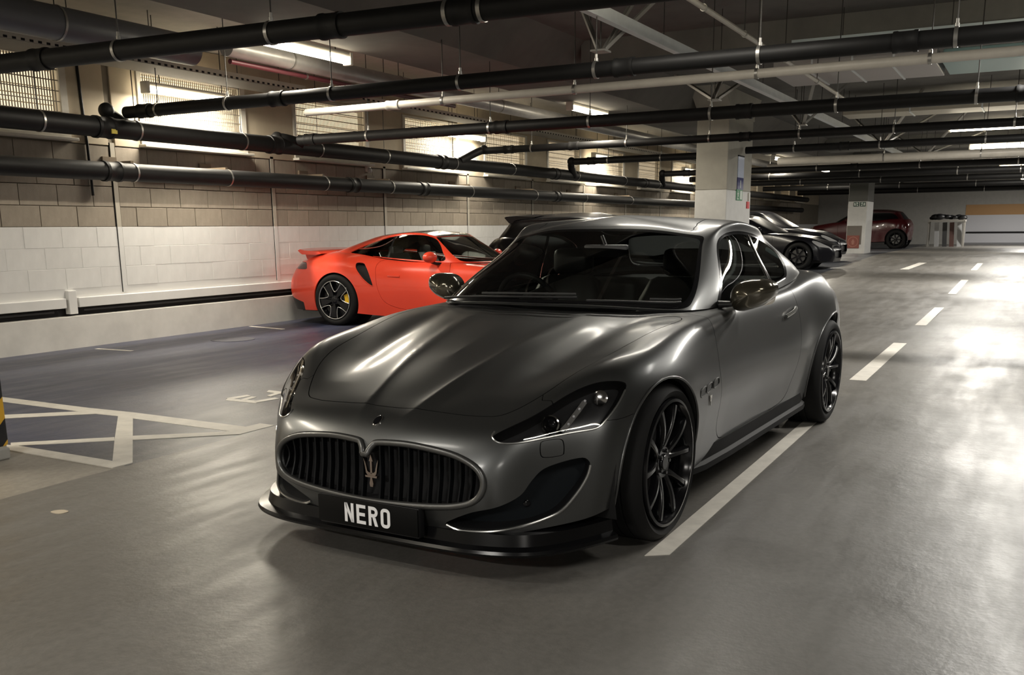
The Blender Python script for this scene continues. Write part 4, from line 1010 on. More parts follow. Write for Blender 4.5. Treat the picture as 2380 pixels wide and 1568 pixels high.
def plain_wheel(car, u, v, rad, w, near, rb, rimf, silver, black, cal=None):
    e = bpy.data.objects.new('wheel', None); C.objects.link(e); e.parent = car; e.location = (u, -v if near else v, rad); e.empty_display_size = .1
    if not near: e.rotation_euler = (0, 0, PI)
    ob('tyre', tyre_mb(rad, w, rb-.002), RUBBER, e, smooth=50); rimf(e, rb, silver, black)
    ob('brake_disc', MB().lathe([(.05, .07), (rb-.07, .07), (rb-.07, .095), (.05, .095)], n=40, closed=True), DISC, e, smooth=30)
    if cal:
        a0, a1 = (2.7, 3.7) if near else (-.55, .45)
        poly = [((rb-.12)*math.cos(a0+(a1-a0)*i/8), (rb-.12)*math.sin(a0+(a1-a0)*i/8)) for i in range(9)]+[((rb-.045)*math.cos(a1-(a1-a0)*i/8), (rb-.045)*math.sin(a1-(a1-a0)*i/8)) for i in range(9)]
        ob('brake_caliper', MB().prism(poly, lambda a, b, d: (a, d, b), .04, .11), cal, e)
def parked_car(name, label, loc, rz, BT, CT, paint, o):
    car = thing(name, label, 'car', loc, rz, o.get('group')); B_ = Sheet(BT); K_ = Sheet(CT); q = o.get('q', 1.0)
    cN = len(CT[0])-1
    pm = B_.pm(np.linspace(0, len(BT)-1, int(70*q)), np.unique(np.round(np.concatenate([np.linspace(0, 6, int(60*q)), np.linspace(6, 12, int(80*q)), np.linspace(12, 16, int(50*q))]), 6)))
    fp = crom([(CT[0][0][0]-.0, -.3)]+[(p[0]*.985+.02, p[1]*.97) for p in CT[0]]+[(CT[0][-1][0]-.04, -.3)], 3, False)
    _, pm = pm.cut(np.where(pm.ST[:, 0] > o.get('s0', 4.6), poly_sdf(uv(pm), fp), 1.0))
    for (cu, cw), r in o['arch']: _, pm = pm.cut(np.where(-pm.V[:, 1] > .45, np.hypot(pm.V[:, 0]-cu, pm.V[:, 2]-cw)-r, 1.0))
    if 'grille' in o:
        _, pm = pm.cut(np.where((pm.V[:, 0] < -.55) & (pm.ST[:, 0] < 3.4), poly_sdf(vw(pm), np.array(o['grille'])), 1.0))
        ob('grille_back', MB().box((o['gx'], -.55, .2), (o['gx']+.02, .55, .6)), SATINB, car)
    lamps = []
    for nm, poly, mt in o['lamps']: a, pm = gap(pm, stpoly(crom(poly, 4)), .012); lamps.append((nm, a, mt))
    hl_, pm = (gap(pm, lambda z: np.where(z.ST[:, 0] > o.get('hs', 3.4), poly_sdf(uv(z), crom(o['hood'], 4, False)), .5), .0025)) if 'hood' in o else (None, pm)
    dr, pm = gap(pm, lambda z: np.where(-z.V[:, 1] > .6, poly_sdf(uw(z), crom(o['door'], 4)), .5), .0025)
    if 'valance' in o: va, pm = pm.cut(poly_sdf(pm.ST, np.array(o['valance'], float))); pobj('rear_valance', va.both(), SATINB, car)
    if 'scoop' in o:
        sc, pm = pm.cut(poly_sdf(uw(pm), crom(o['scoop'], 4)) if True else 0) if False else pm.cut(np.where(-pm.V[:, 1] > .6, poly_sdf(uw(pm), crom(o['scoop'], 4)), .5))
        for f in (lambda z: z, lambda z: z.mirror()):
            s_ = pobj('side_intake', f(sc.offset(-.05)), SATINB, car)
            m = MB(); bd = sc.boundary()
            for i, j in bd: m.add([f(sc).V[i], f(sc).V[j], f(sc.offset(-.05)).V[j], f(sc.offset(-.05)).V[i]], [(0, 1, 2, 3)])
            ob('intake_wall', m, SATINB, s_)
            ed = crom(o['scoop'], 6); z = f(sc); pts = []
            for u, w in ed:
                k = np.argmin((z.V[:, 0]-u)**2+(z.V[:, 2]-w)**2); pts.append(Vector((u, z.V[k, 1]+(-.002 if z.V[k, 1] < 0 else .002), w)))
            ob('intake_rim', MB().path(pts, .006, 6, closed=True), paint, s_)
    pobj('body_shell', pm.both(), paint, car, .02)
    if hl_: pobj('hood', hl_.both(), paint, car, .015)
    for f in (lambda z: z, lambda z: z.mirror()):
        pobj('door', f(dr), paint, car, .015)
        for nm, a, mt in lamps: pobj(nm, f(a.offset(-.004)), mt, car, .03)
    cn = K_.pm(np.linspace(0, len(CT)-1, int(44*q)), np.linspace(0, cN, int(110*q)))
    scr_, cn = gap(cn, stpoly(crom(o['screen'], 4, False)), .01)
    if 'swuw' in o: sw_, cn = gap(cn, lambda z: np.where((-z.V[:, 1] > .3) & (z.ST[:, 0] < 2.9), poly_sdf(uw(z), crom(o['swuw'], 4)), .5), .002)
    else: sw_, cn = gap(cn, stpoly(crom(o['swst'], 4)), .006)
    rw_, cn = gap(cn, stpoly(crom(o['rear'], 4, False)), .01)
    if 'roofblack' in o:
        rb_, cn = gap(cn, lambda z: poly_sdf(z.ST, np.array(o['roofblack'], float)), .006); pobj('roof_panel', rb_.both(), GLOSSB, car, .01)
    pobj('roof_frame', cn.both(), paint, car, .012); CG = o.get('glass', CARGLASS); pobj('windscreen', scr_.both(), CG, car); pobj('rear_window', rw_.both(), CG, car)
    for f in (lambda z: z, lambda z: z.mirror()):
        w1, rest = sw_.cut(sw_.V[:, 0]-o['bp']) ; w2, div = rest.cut(o['bp']+.03-rest.V[:, 0])
        pobj('side_window', f(w1), CG, car); pobj('quarter_window', f(w2), CG, car); pobj('window_divider', f(div), GLOSSB, car)
        bd = sw_.boundary()
    wb = o['wb']; t_ = o['track']; rf, rr = o['rad']; wf, wr = o['tw']; rb = o['rb']
    for near in (True, False):
        plain_wheel(car, 0, t_[0], rf, wf, near, rb, o['rim'], SILVERT, GLOSSB, o.get('cal')); plain_wheel(car, wb, t_[1], rr, wr, near, rb, o['rim'], SILVERT, GLOSSB, o.get('cal'))
    ur = BT[1][-1][0]
    m = MB(); m.box((-.5, -.58, .16), (ur-.2, .58, .3)); m.box((.44, -.8, .17), (wb-.42, .8, .26)); ob('floorpan', m, CABIN, car)
    for (cu, cw_), r in o['arch']:
        for sy in (-1, 1):
            m = MB(); V = []
            for i in range(17):
                a = -.3+(PI+.6)*i/16; V += [(cu+(r+.02)*math.cos(a), -.86*sy, cw_+(r+.02)*math.sin(a)), (cu+(r+.02)*math.cos(a), -.55*sy, cw_+(r+.02)*math.sin(a))]
            m.add(V, [(2*i, 2*i+1, 2*i+3, 2*i+2) for i in range(16)]); m.add([(cu+(r+.02)*math.cos(2*PI*i/20), -.55*sy, cw_+(r+.02)*math.sin(2*PI*i/20)) for i in range(20)], [tuple(range(20))])
            ob('wheel_well', m, MATS['well_black'], car)
    u0 = CT[0][0][0]; u1 = CT[0][-1][0]; hb = CT[0][3][2]-.06
    m = MB(); m.box((u0+.05, -.70, .3), (u0+.1, .70, hb)); m.box((u0+.05, .68, .3), (u1-.3, .72, hb)); m.box((u0+.05, -.72, .3), (u1-.3, -.68, hb)); m.box((u0+.05, -.7, .28), (u1-.3, .7, .33)); m.box((u1-.75, -.55, .3), (u1-.3, .55, hb)); ob('cabin_tub', m, CABIN, car)
    m = MB().bbox((u0+.12, -.66, hb-.25), (u0+.5, .66, hb+.01), .04); ob('dashboard', m, LEATHER, car)
    for sv in (-.36, .36):
        m = MB().bbox((u0+.75, -sv-.24, .35), (u0+1.2, -sv+.24, .5), .04); m.bar((u0+1.15, -sv, .42), (u0+1.42, -sv, hb+.14), .46, .14, (1, 0, .4)); s_ = ob('seat', m, LEATHER, car)
        ob('headrest', MB().bbox((u0+1.36, -sv-.13, hb+.08), (u0+1.46, -sv+.13, hb+.27), .035), LEATHER, s_)
    for sy in (-1, 1):
        mu, mv, mw = o['mir']; m = MB().sphere((0, 0, 0), 1, 18, 12, (.07, .115, .075)); m.xf(Matrix.Translation((mu, -mv*sy, mw)) @ Matrix.Rotation(.25*sy, 4, 'Z')); w_ = ob('wing_mirror', m, paint, car)
        ob('mirror_arm', MB().path([(mu-.06, -(mv-.17)*sy, mw-.09), (mu-.03, -(mv-.1)*sy, mw-.085), (mu, -(mv-.03)*sy, mw-.06)], .02, 8), SATINB, w_)
        p = o['handle']; k = np.argmin((dr.V[:, 0]-p[0])**2+(dr.V[:, 2]-p[1])**2); y = dr.V[k, 1]
        ob('door_handle', MB().bbox((p[0]-.10, (y-.012)*sy if sy > 0 else -(y-.012)-.016, p[1]-.012), (p[0]+.10, (y+.004)*sy if sy > 0 else -(y-.012), p[1]+.012), .004), paint, car)
    return car, pm, K_, B_
RED_B = [
[(-.95,0,.16),(-.94,.3,.16),(-.88,.55,.16),(-.76,.72,.17),(-.58,.83,.18),(-.38,.87,.19),(0,.88,.2),(.45,.87,.17),(.9,.86,.15),(1.35,.86,.15),(1.75,.88,.16),(2.1,.91,.18),(2.45,.93,.2),(2.9,.90,.2),(3.25,.80,.2),(3.42,.5,.21),(3.46,0,.21)],
[(-1.0,0,.34),(-.985,.3,.34),(-.92,.55,.34),(-.80,.74,.35),(-.62,.85,.36),(-.4,.89,.37),(0,.91,.38),(.45,.89,.36),(.9,.88,.34),(1.35,.88,.34),(1.75,.91,.36),(2.1,.94,.38),(2.45,.955,.4),(2.9,.93,.4),(3.3,.83,.41),(3.5,.5,.42),(3.54,0,.42)],
[(-.98,0,.48),(-.96,.3,.48),(-.89,.55,.49),(-.77,.73,.5),(-.6,.84,.52),(-.38,.885,.54),(0,.91,.56),(.45,.90,.54),(.9,.895,.52),(1.35,.895,.52),(1.75,.92,.54),(2.1,.95,.56),(2.45,.965,.58),(2.9,.935,.58),(3.3,.83,.59),(3.49,.5,.6),(3.53,0,.6)],
[(-.90,0,.585),(-.87,.3,.59),(-.79,.54,.61),(-.66,.71,.64),(-.5,.815,.67),(-.32,.87,.69),(0,.9,.71),(.45,.89,.70),(.9,.885,.68),(1.35,.885,.68),(1.75,.91,.70),(2.1,.94,.72),(2.45,.955,.74),(2.9,.92,.74),(3.25,.80,.745),(3.42,.48,.75),(3.46,0,.75)],
[(-.78,0,.65),(-.75,.28,.66),(-.67,.48,.68),(-.55,.64,.715),(-.4,.75,.75),(-.25,.81,.775),(0,.84,.805),(.45,.845,.81),(.9,.85,.80),(1.35,.85,.80),(1.75,.87,.81),(2.1,.905,.835),(2.45,.91,.86),(2.85,.87,.87),(3.15,.75,.875),(3.32,.45,.88),(3.36,0,.88)],
[(-.6,0,.70),(-.56,.22,.705),(-.48,.38,.72),(-.35,.52,.755),(-.22,.62,.79),(-.1,.68,.815),(.1,.715,.84),(.48,.75,.865),(.9,.775,.87),(1.35,.78,.875),(1.75,.80,.895),(2.1,.82,.925),(2.43,.80,.95),(2.75,.73,.955),(3.0,.6,.96),(3.15,.36,.965),(3.2,0,.97)],
[(-.35,0,.755),(-.3,.15,.76),(-.22,.25,.775),(-.1,.34,.79),(.0,.4,.805),(.12,.45,.82),(.28,.5,.84),(.56,.55,.875),(.95,.58,.9),(1.35,.6,.91),(1.75,.6,.95),(2.1,.6,1.0),(2.4,.55,1.02),(2.65,.48,1.02),(2.8,.36,1.02),(2.9,.2,1.02),(2.93,0,1.02)],
[(-.1,0,.79),(-.08,0,.793),(-.03,0,.80),(.03,0,.81),(.1,0,.825),(.2,0,.84),(.36,0,.86),(.6,0,.885),(.95,0,.9),(1.35,0,.91),(1.75,0,.95),(2.1,0,1.0),(2.38,0,1.03),(2.5,0,1.035),(2.58,0,1.035),(2.64,0,1.035),(2.66,0,1.035)],
]
RED_C = [
[(.38,0,.88),(.42,.35,.88),(.55,.66,.885),(.95,.75,.885),(1.35,.765,.91),(1.75,.76,.945),(2.15,.73,.99),(2.55,.62,1.0),(2.85,.38,1.0),(2.95,0,1.0)],
[(.62,0,1.03),(.66,.33,1.03),(.76,.60,1.03),(1.03,.69,1.03),(1.37,.70,1.04),(1.72,.69,1.06),(2.05,.65,1.08),(2.35,.54,1.09),(2.55,.32,1.10),(2.62,0,1.105)],
[(.9,0,1.185),(.92,.3,1.18),(.98,.50,1.185),(1.12,.58,1.21),(1.38,.60,1.225),(1.66,.585,1.215),(1.92,.54,1.195),(2.12,.43,1.19),(2.25,.25,1.2),(2.29,0,1.205)],
[(1.05,0,1.255),(1.06,.25,1.25),(1.1,.42,1.245),(1.2,.48,1.27),(1.39,.5,1.28),(1.6,.48,1.27),(1.78,.43,1.255),(1.92,.33,1.25),(2.0,.18,1.255),(2.02,0,1.26)],
[(1.25,0,1.30),(1.25,0,1.30),(1.27,0,1.302),(1.32,0,1.304),(1.42,0,1.304),(1.52,0,1.30),(1.58,0,1.298),(1.62,0,1.295),(1.65,0,1.293),(1.65,0,1.293)],
]
ORANGE = backdark(mat('orange_red_paint', (.80, .066, .030), rough=.3, spec=.5, coat=.6))
YCAL = mat('yellow_caliper', (.75, .45, .02), rough=.35)
TAIL = mat('dark_tail_lamp', (.05, .004, .004), rough=.15, coat=.6)
WELLM = mat('lamp_clear', (.25, .25, .25), rough=.12, coat=1)
P_SC = [(.05,-.6),(.05,0),(.05,1.2),(.1,1.85),(.5,1.98),(1.3,2.02),(2.0,2.1),(2.3,2.0),(2.42,1.5),(2.42,0),(2.42,-.6)]
oc, opm, OK_, OB_ = parked_car('sports_car', 'orange red rear-engined sports car parked tail to the white wall', (11.91, 6.18, 0), PI/2, RED_B, RED_C, ORANGE, dict(
    arch=[((0, .345), .37), ((2.44, .355), .385)], lamps=[('headlight', [(2.6,3.2),(3.6,2.9),(4.2,3.5),(4.0,4.4),(3.0,4.3)], WELLM), ('tail_light', [(3.25,13.35),(3.4,13.2),(3.95,13.5),(3.98,14.2),(3.9,15.9),(3.5,15.95),(3.3,14.6)], TAIL)],
    hood=[(-.62,-.3),(-.62,0),(-.58,.22),(-.4,.38),(0,.5),(.3,.58),(.42,.4),(.36,0),(.36,-.3)], hs=4.2,
    door=[(.62,.84),(.60,.7),(.62,.5),(.7,.3),(.9,.25),(1.35,.26),(1.62,.34),(1.72,.5),(1.76,.7),(1.74,.9),(1.3,.95),(.8,.95)],
    valance=[(-1,13.35),(.55,13.35),(.9,14.2),(.9,17),(-1,17)],
    scoop=[(2.10,.865),(2.06,.88),(1.97,.865),(1.885,.77),(1.83,.66),(1.80,.57),(1.845,.575),(1.94,.64),(2.03,.73),(2.09,.81)],
    screen=P_SC, swuw=[(2.33,1.005),(2.29,1.04),(2.0,1.15),(1.65,1.225),(1.30,1.245),(1.06,1.215),(.93,1.13),(.83,1.02),(.76,.915),(.96,.905),(1.66,.945),(2.1,.985)],
    rear=[(.4,9.4),(.4,9),(.45,8.2),(.8,7.8),(1.5,7.75),(2.2,7.9),(2.5,8.4),(2.5,9.4)],
    roofblack=[(2.5,-1),(2.5,1.7),(2.75,2.3),(2.8,3.2),(2.8,5.2),(2.75,6.6),(2.55,7.6),(2.55,10),(6,10),(6,-1)],
    bp=1.63, wb=2.45, track=(.90, .955), rad=(.345, .358), tw=(.245, .30), rb=.27, rim=rim_petal, cal=YCAL, mir=(.86,.93,.955), handle=(1.48,.70)))
# rear wing, whole width, lifted at the tail
m = MB(); V = []; F = []
for i, v in enumerate(np.linspace(-.70, .70, 15)):
    k = 1-.35*(abs(v)/.70)**3
    for u, w in ((2.86, 1.0), (2.90, 1.03), (3.15, 1.045), (3.36*1-(1-k)*.35, 1.062), (3.40-(1-k)*.35, 1.045), (3.36-(1-k)*.35, 1.01), (3.2, .99), (2.95, .985)): V.append((u, -v, w-.012*(abs(v)/.7)**2))
for i in range(14):
    for j in range(8): F.append((i*8+j, i*8+(j+1) % 8, i*8+8+(j+1) % 8, i*8+8+j))
F += [tuple(range(8)), tuple(range(112, 120))[::-1]]
ob('rear_wing', MB().add(V, F), ORANGE, oc, smooth=40)
for sy in (-1, 1): ob('wing_support', MB().prism([(3.0,.88),(3.22,.86),(3.27,1.0),(2.98,1.0)], lambda a, b, d: (a, d*sy, b), .45, .55), ORANGE, oc)
ob('exhaust_trim', MB().bbox((3.36, -.5, .24), (3.48, .5, .32), .03), GLOSSB, oc)
ob('rear_lip', MB().path([(2.93, -.91, .17), (3.2, -.84, .16), (3.40, -.66, .155), (3.47, -.3, .155), (3.48, 0, .155)], .022, 8), SATINB, oc)
# black cars
BLACKP = mat('black_paint', (.005, .005, .007), rough=.28, spec=.25, coat=.05)
DREDP = backdark(mat('dark_red_paint', (.065, .005, .007), rough=.28, spec=.4, coat=.3))
SUV_B = [[(u if u < 2.94 else 2.94+(u-2.94)*.5, v, w*1.13+.03) for u, v, w in r] for r in GT_BODY]
def suvc(r, du, k):
    return r
SUV_C = [
[(.45,0,1.06),(.5,.38,1.06),(.68,.72,1.05),(1.15,.80,1.05),(1.7,.81,1.06),(2.3,.81,1.07),(2.8,.80,1.08),(3.12,.74,1.08),(3.30,.45,1.08),(3.34,0,1.08)],
[(.72,0,1.22),(.77,.36,1.22),(.92,.69,1.21),(1.3,.755,1.21),(1.75,.765,1.21),(2.3,.765,1.21),(2.75,.75,1.21),(3.04,.70,1.21),(3.2,.42,1.21),(3.24,0,1.21)],
[(1.06,0,1.41),(1.09,.33,1.41),(1.2,.62,1.39),(1.45,.68,1.41),(1.85,.70,1.42),(2.3,.70,1.42),(2.65,.69,1.41),(2.92,.64,1.39),(3.04,.38,1.40),(3.07,0,1.40)],
[(1.25,0,1.50),(1.27,.3,1.49),(1.36,.54,1.47),(1.55,.60,1.49),(1.88,.62,1.50),(2.3,.62,1.49),(2.6,.61,1.48),(2.84,.55,1.465),(2.93,.3,1.47),(2.95,0,1.47)],
[(1.6,0,1.56),(1.6,0,1.56),(1.64,0,1.562),(1.75,0,1.565),(1.95,0,1.565),(2.25,0,1.56),(2.45,0,1.55),(2.55,0,1.545),(2.6,0,1.54),(2.6,0,1.54)],
]
def gopt(**k):
    d = dict(glass=mat('privacy_glass', (.004, .004, .005), rough=.35, spec=.25), arch=[((0, .35), .385), ((2.94, .37), .40)], lamps=[('headlight', [(3.0,2.3),(2.75,3.0),(2.8,4.2),(3.4,4.8),(4.0,4.9),(4.2,4.3),(4.1,3.2)], WELLM), ('tail_light', [(3.0,13.4),(3.8,13.4),(3.9,14.6),(3.1,14.6)], TAIL)],
        grille=[(-.4,.27),(.4,.28),(.5,.35),(.5,.43),(.4,.48),(-.4,.48)], gx=-.78,
        hood=[(-.72,-.3),(-.72,0),(-.69,.42),(-.54,.57),(-.25,.668),(.25,.735),(.57,.72),(.5,.3),(.48,0),(.48,-.3)],
        door=[(.69,.88),(.67,.7),(.70,.42),(.84,.285),(1.2,.275),(1.97,.31),(2.13,.55),(2.16,.80),(2.14,1.02),(1.2,1.0),(.75,.97)],
        screen=[(.035,-.6),(.035,0),(.035,1.75),(.4,2.05),(1.8,2.15),(2.3,2.1),(2.44,1.5),(2.44,0),(2.44,-.6)],
        swst=[(.2,2.70),(1.6,2.8),(1.95,3.0),(2.02,3.5),(2.0,4.3),(1.9,5.1),(1.5,5.7),(.6,5.45),(.3,4.8),(.2,3.4)], rear=[(.15,9.6),(.15,9),(.3,7.6),(1.6,7.6),(2.2,7.8),(2.36,8.4),(2.36,9.6)],
        bp=1.95, wb=2.94, track=(.915, .925), rad=(.34, .345), tw=(.245, .265), rb=.25, rim=rim_plain, mir=(1.02,.94,.99), handle=(1.95,.80), q=.6, s0=5.2)
    d.update(k); return d
GR2 = dict(grille=[(-.4,.33),(.4,.34),(.5,.42),(.5,.52),(.4,.57),(-.4,.57)])
suv, spm, _, _ = parked_car('crossover_car', 'black crossover with roof spoiler parked behind the grey coupe', (15.15, 4.78, 0), PI/2, SUV_B, SUV_C, BLACKP, gopt(arch=[((0,.37),.41),((2.94,.38),.42)], rad=(.37,.37), rb=.25, tw=(.25,.25), door=[(.69,1.0),(.67,.8),(.70,.5),(.84,.345),(1.2,.34),(1.97,.36),(2.13,.6),(2.16,.9),(2.14,1.12),(1.2,1.1),(.75,1.08)], mir=(1.02,.96,1.12), handle=(1.95,.92), bp=2.1, swst=[(.2,2.70),(1.6,2.8),(1.95,3.0),(2.02,3.6),(2.02,5.3),(1.9,6.2),(1.4,6.6),(.5,6.6),(.25,5.9),(.2,4)], **GR2))
m = MB(); V = []; F = []
for v in np.linspace(-.66, .66, 9):
    for u, w in ((2.45, 1.53), (2.8, 1.545), (3.06, 1.535), (3.09, 1.52), (3.0, 1.43), (2.6, 1.42)): V.append((u-.06*(abs(v)/.66)**3*(u > 2.9), -v, w-.03*(abs(v)/.66)**2))
for i in range(8):
    for j in range(6): F.append((i*6+j, i*6+(j+1) % 6, i*6+6+(j+1) % 6, i*6+6+j))
F += [tuple(range(6)), tuple(range(48, 54))[::-1]]
ob('roof_spoiler', MB().add(V, F), BLACKP, suv, smooth=40)
FZ = lambda x: .38*min(1, max(0, (x-16)/18))
parked_car('black_coupe', 'black car nosing out of its bay to the right of the grey coupe', (26.55, 5.32, FZ(26.5)), PI/2, GT_BODY, GT_CAN, BLACKP, gopt())
parked_car('black_saloon', 'black car with flat roofline just left of the far column', (30.0, 5.75, FZ(30.0)), PI/2, [[(u, v, w*1.05) for u, v, w in r] for r in GT_BODY], [[(u, v, w*1.08-.03) for u, v, w in r] for r in GT_CAN], BLACKP, gopt())
parked_car('red_hatchback', 'dark red car parked beyond the far column', (43.2, 7.9, .38), -PI/2, SUV_B, SUV_C, DREDP, gopt(arch=[((0,.37),.41),((2.94,.38),.42)], rad=(.37,.37), door=[(.69,1.0),(.67,.8),(.70,.5),(.84,.345),(1.2,.34),(1.97,.36),(2.13,.6),(2.16,.9),(2.14,1.12),(1.2,1.1),(.75,1.08)], mir=(1.02,.96,1.12), handle=(1.95,.92), bp=2.1, swst=[(.2,2.70),(1.6,2.8),(1.95,3.0),(2.02,3.6),(2.02,5.3),(1.9,6.2),(1.4,6.6),(.5,6.6),(.25,5.9),(.2,4)], **GR2))

# ------------------------------------------------------------------ overhead: pipes, lamps, trays, braces
PIPE = mat('black_pipe', (.008, .0078, .0078), rough=.55, spec=.25, var=.2, scale=5)
PIPEW = mat('white_pipe', (.50, .47, .42), rough=.4, var=.08)
PIPEG = mat('grey_duct', (.42, .41, .40), rough=.38, metal=.5, var=.1)
ZINC = mat('zinc_clamp', (.36, .35, .33), rough=.38, metal=.9)
RODM = mat('steel_rod', (.06, .058, .055), rough=.5, metal=.6)
GALV = mat('galvanised_tray', (.74, .78, .80), rough=.5, metal=.0, var=.06)
def ring_at(p, d, r, w, n=24): p = Vector(p); d = Vector(d).normalized(); return MB().lathe([(r, -w), (r, w), (r+.006, w), (r+.006, -w)], c=p, axis=d, n=n, closed=True)
def pipe_run(name, label, p, q, r, clamps=(), couplings=(), zc=3.75, m=PIPE, group=None, elbow=None, rods=True):
    p, q = Vector(p), Vector(q); t = thing(name, label, 'pipe', p, 0, group); d = (q-p).normalized(); Lq = (q-p).length
    ob('pipe_length', MB().tube((0, 0, 0), q-p, r, 28), m, t, smooth=40)
    for c in couplings:
        k = d*c; ob('pipe_coupling', MB().lathe([(r, -.09), (r+.012, -.088), (r+.013, -.06), (r+.008, -.05), (r+.008, .05), (r+.013, .06), (r+.012, .088), (r, .09)], c=k, axis=d, n=28), m, t, smooth=40)
    for c in clamps:
        k = d*c; o = ob('pipe_clamp', ring_at(k, d, r+.001, .014), ZINC, t, smooth=40)
        if rods:
            ob('clamp_nut', MB().lathe([(.001, r+.06), (.011, r+.06), (.011, r+.03), (.016, r+.028), (.016, r)], c=k, axis=(0, 0, 1), n=10), ZINC, o)
            ob('hanger_rod', MB().tube(k+Vector((0, 0, r+.04)), k+Vector((0, 0, zc-p.z+.0)), .0055, 8), RODM, o)
    if elbow:
        pts = [Vector(e)-p for e in elbow]; ob('pipe_elbow', MB().path([Vector(v) for v in crom(pts, 5, False)], r*1.10, 20), m, t, smooth=50)
        ob('elbow_cap', MB().sphere(pts[0], r*1.32, 20, 14), m, t)
    return t
def cy(y0, ys): return [y0-y for y in ys]
pipe_run('drain_pipe', 'thick black drain pipe crossing the top left of the ceiling, nearest of all', (5.53, 9.2, 2.70), (6.12, -3.0, 2.70), .076, cy(9.2, (6.44, 4.96, 3.52, 3.27)), cy(9.2, (7.31, 4.44, 3.40)))
pipe_run('drain_pipe', 'second black drain pipe across the ceiling, joining the wall pipe with a round elbow', (8.15, 9.25, 2.64), (8.06, -3.0, 2.64), .066, cy(9.25, (8.74, 7.70, 6.31, 4.82, 3.46, 2.06, .64, -1.0)), cy(9.25, (8.95, 7.01, 3.2, .98)), elbow=[(8.02, 9.42, 2.66), (8.10, 9.42, 2.60), (8.28, 9.36, 2.50)])
pipe_run('drain_pipe', 'third black drain pipe across the ceiling, running over the coupe roof', (10.95, 9.1, 2.53), (10.78, -3.0, 2.53), .068, cy(9.1, (7.92, 6.06, 4.72, 3.27, 1.94, .63)), cy(9.1, (8.9, 5.9, 2.9, .2)), elbow=[(10.75, 9.32, 2.55), (10.85, 9.25, 2.54), (11.1, 9.2, 2.5)])
pipe_run('drain_pipe', 'fourth black drain pipe across the ceiling with a kinked branch down to the wall pipe', (15.98, 9.0, 2.70), (15.62, -3.0, 2.70), .062, cy(9.0, (8.03, 6.22, 4.78, 3.35, 1.98, .4)), cy(9.0, (8.5, 7.2, 4.2)), elbow=[(15.98, 9.02, 2.72), (15.85, 9.12, 2.66), (15.45, 9.22, 2.50)])
pipe_run('drain_pipe', 'fifth black drain pipe with round elbow, ending left of the white column', (19.95, 9.0, 2.72), (19.8, 5.8, 2.72), .07, cy(9.0, (8.2, 7.0)), cy(9.0, (8.6,)), elbow=[(20.0, 9.1, 2.73), (20.1, 9.15, 2.62), (20.35, 9.2, 2.45)])
pipe_run('drain_pipe', 'black pipe starting at the white column and crossing to the right', (18.95, 5.0, 2.72), (18.83, -3.0, 2.72), .065, cy(5.0, (4.1, 2.6, .9)), cy(5.0, (3.2,)))
pipe_run('drain_pipe', 'sixth black cross pipe, with elbow near the farthest visible windows', (25.9, 9.0, 2.72), (25.6, -3.0, 2.72), .075, cy(9.0, (7.6, 5.0, 2.6, .5)), cy(9.0, (8.4, 4.1)), elbow=[(25.95, 9.1, 2.73), (26.05, 9.15, 2.62), (26.3, 9.2, 2.45)])
for i, (x, z, r, lab) in enumerate(((29.3, 2.71, .085, 'black cross pipe in the distance, upper of the far black group'), (33.6, 2.72, .09, 'black cross pipe in the distance, middle of the far black group'), (38.4, 2.70, .09, 'black cross pipe in the distance, just above the second column'), (44.6, 2.72, .11, 'farthest black cross pipe, close to the end wall'))):
    pipe_run('drain_pipe', lab, (x, 9.4, z), (x-.2, -4, z), r, cy(9.4, (7, 4.5, 2, .5)), (), group='far cross pipes')
pipe_run('water_pipe', 'cream pipe crossing under the second black drain pipe', (9.66, 7.9, 2.70), (9.26, -3.0, 2.70), .042, cy(7.9, (5.92, 4.3, 2.42, .93)), cy(7.9, (6.6,)), m=PIPEW)
pipe_run('water_pipe', 'cream pipe in the distance below the right-hand lamps', (24.2, 5.6, 2.82), (23.75, -3.0, 2.80), .085, cy(5.6, (3.2, 1.2)), (), m=PIPEW)
pipe_run('water_pipe', 'thinner cream pipe in the distance under the thick cream one', (26.9, 6.5, 2.86), (26.5, -3.0, 2.84), .07, cy(6.5, (2.4, .8)), (), m=PIPEW)
def wpipe(name, label, y, z, r, cl, cp, m=PIPE, x0=-4, x1=46, rods=True, zc=3.62, clw=True):
    p = Vector((x0, y, z)); t = thing(name, label, 'pipe', p); L_ = x1-x0
    ob('pipe_length', MB().tube((0, 0, 0), (L_, 0, 0), r, 32), m, t, smooth=40)
    for c in cp: ob('pipe_coupling', MB().lathe([(r, -.12), (r+.012, -.118), (r+.014, -.08), (r+.006, -.07), (r+.006, .07), (r+.014, .08), (r+.012, .118), (r, .12)], c=(c-x0, 0, 0), axis=(1, 0, 0), n=32), m, t, smooth=40)
    for c in cl:
        o = ob('pipe_clamp', ring_at((c-x0, 0, 0), (1, 0, 0), r+.001, .012), ZINC, t, smooth=40)
        if rods == 'wall':
            ob('wall_bracket', MB().box((c-x0-.02, .0, r+.0), (c-x0+.02, YW-y+.01, r+.03)).box((c-x0-.10, YW-y-.03, r+.02), (c-x0+.10, YW-y+.01, r+.09)), mat('bracket_brown', (.16, .12, .08), rough=.6), o, smooth=0)
        elif rods: ob('hanger_rod', MB().tube((c-x0, 0, r), (c-x0, 0, zc-z), .0055, 8), RODM, o)
    return t
wp = wpipe('soil_pipe', 'upper black soil pipe running the length of the block wall', 9.27, 2.455, .108, (7.02, 8.28, 10.0, 11.55, 13.2, 15.3, 17.5, 20.6, 23.5, 26, 29), (7.82, 10.62, 14.9, 19.5, 25), rods=True)
ob('yellow_label', MB().bbox((7.87-(-4)-.03, -.117, -.07), (7.87+4+.05, -.10, -.02), .004), mat('label_yellow', (.65, .52, .08), rough=.6), wp, smooth=0)
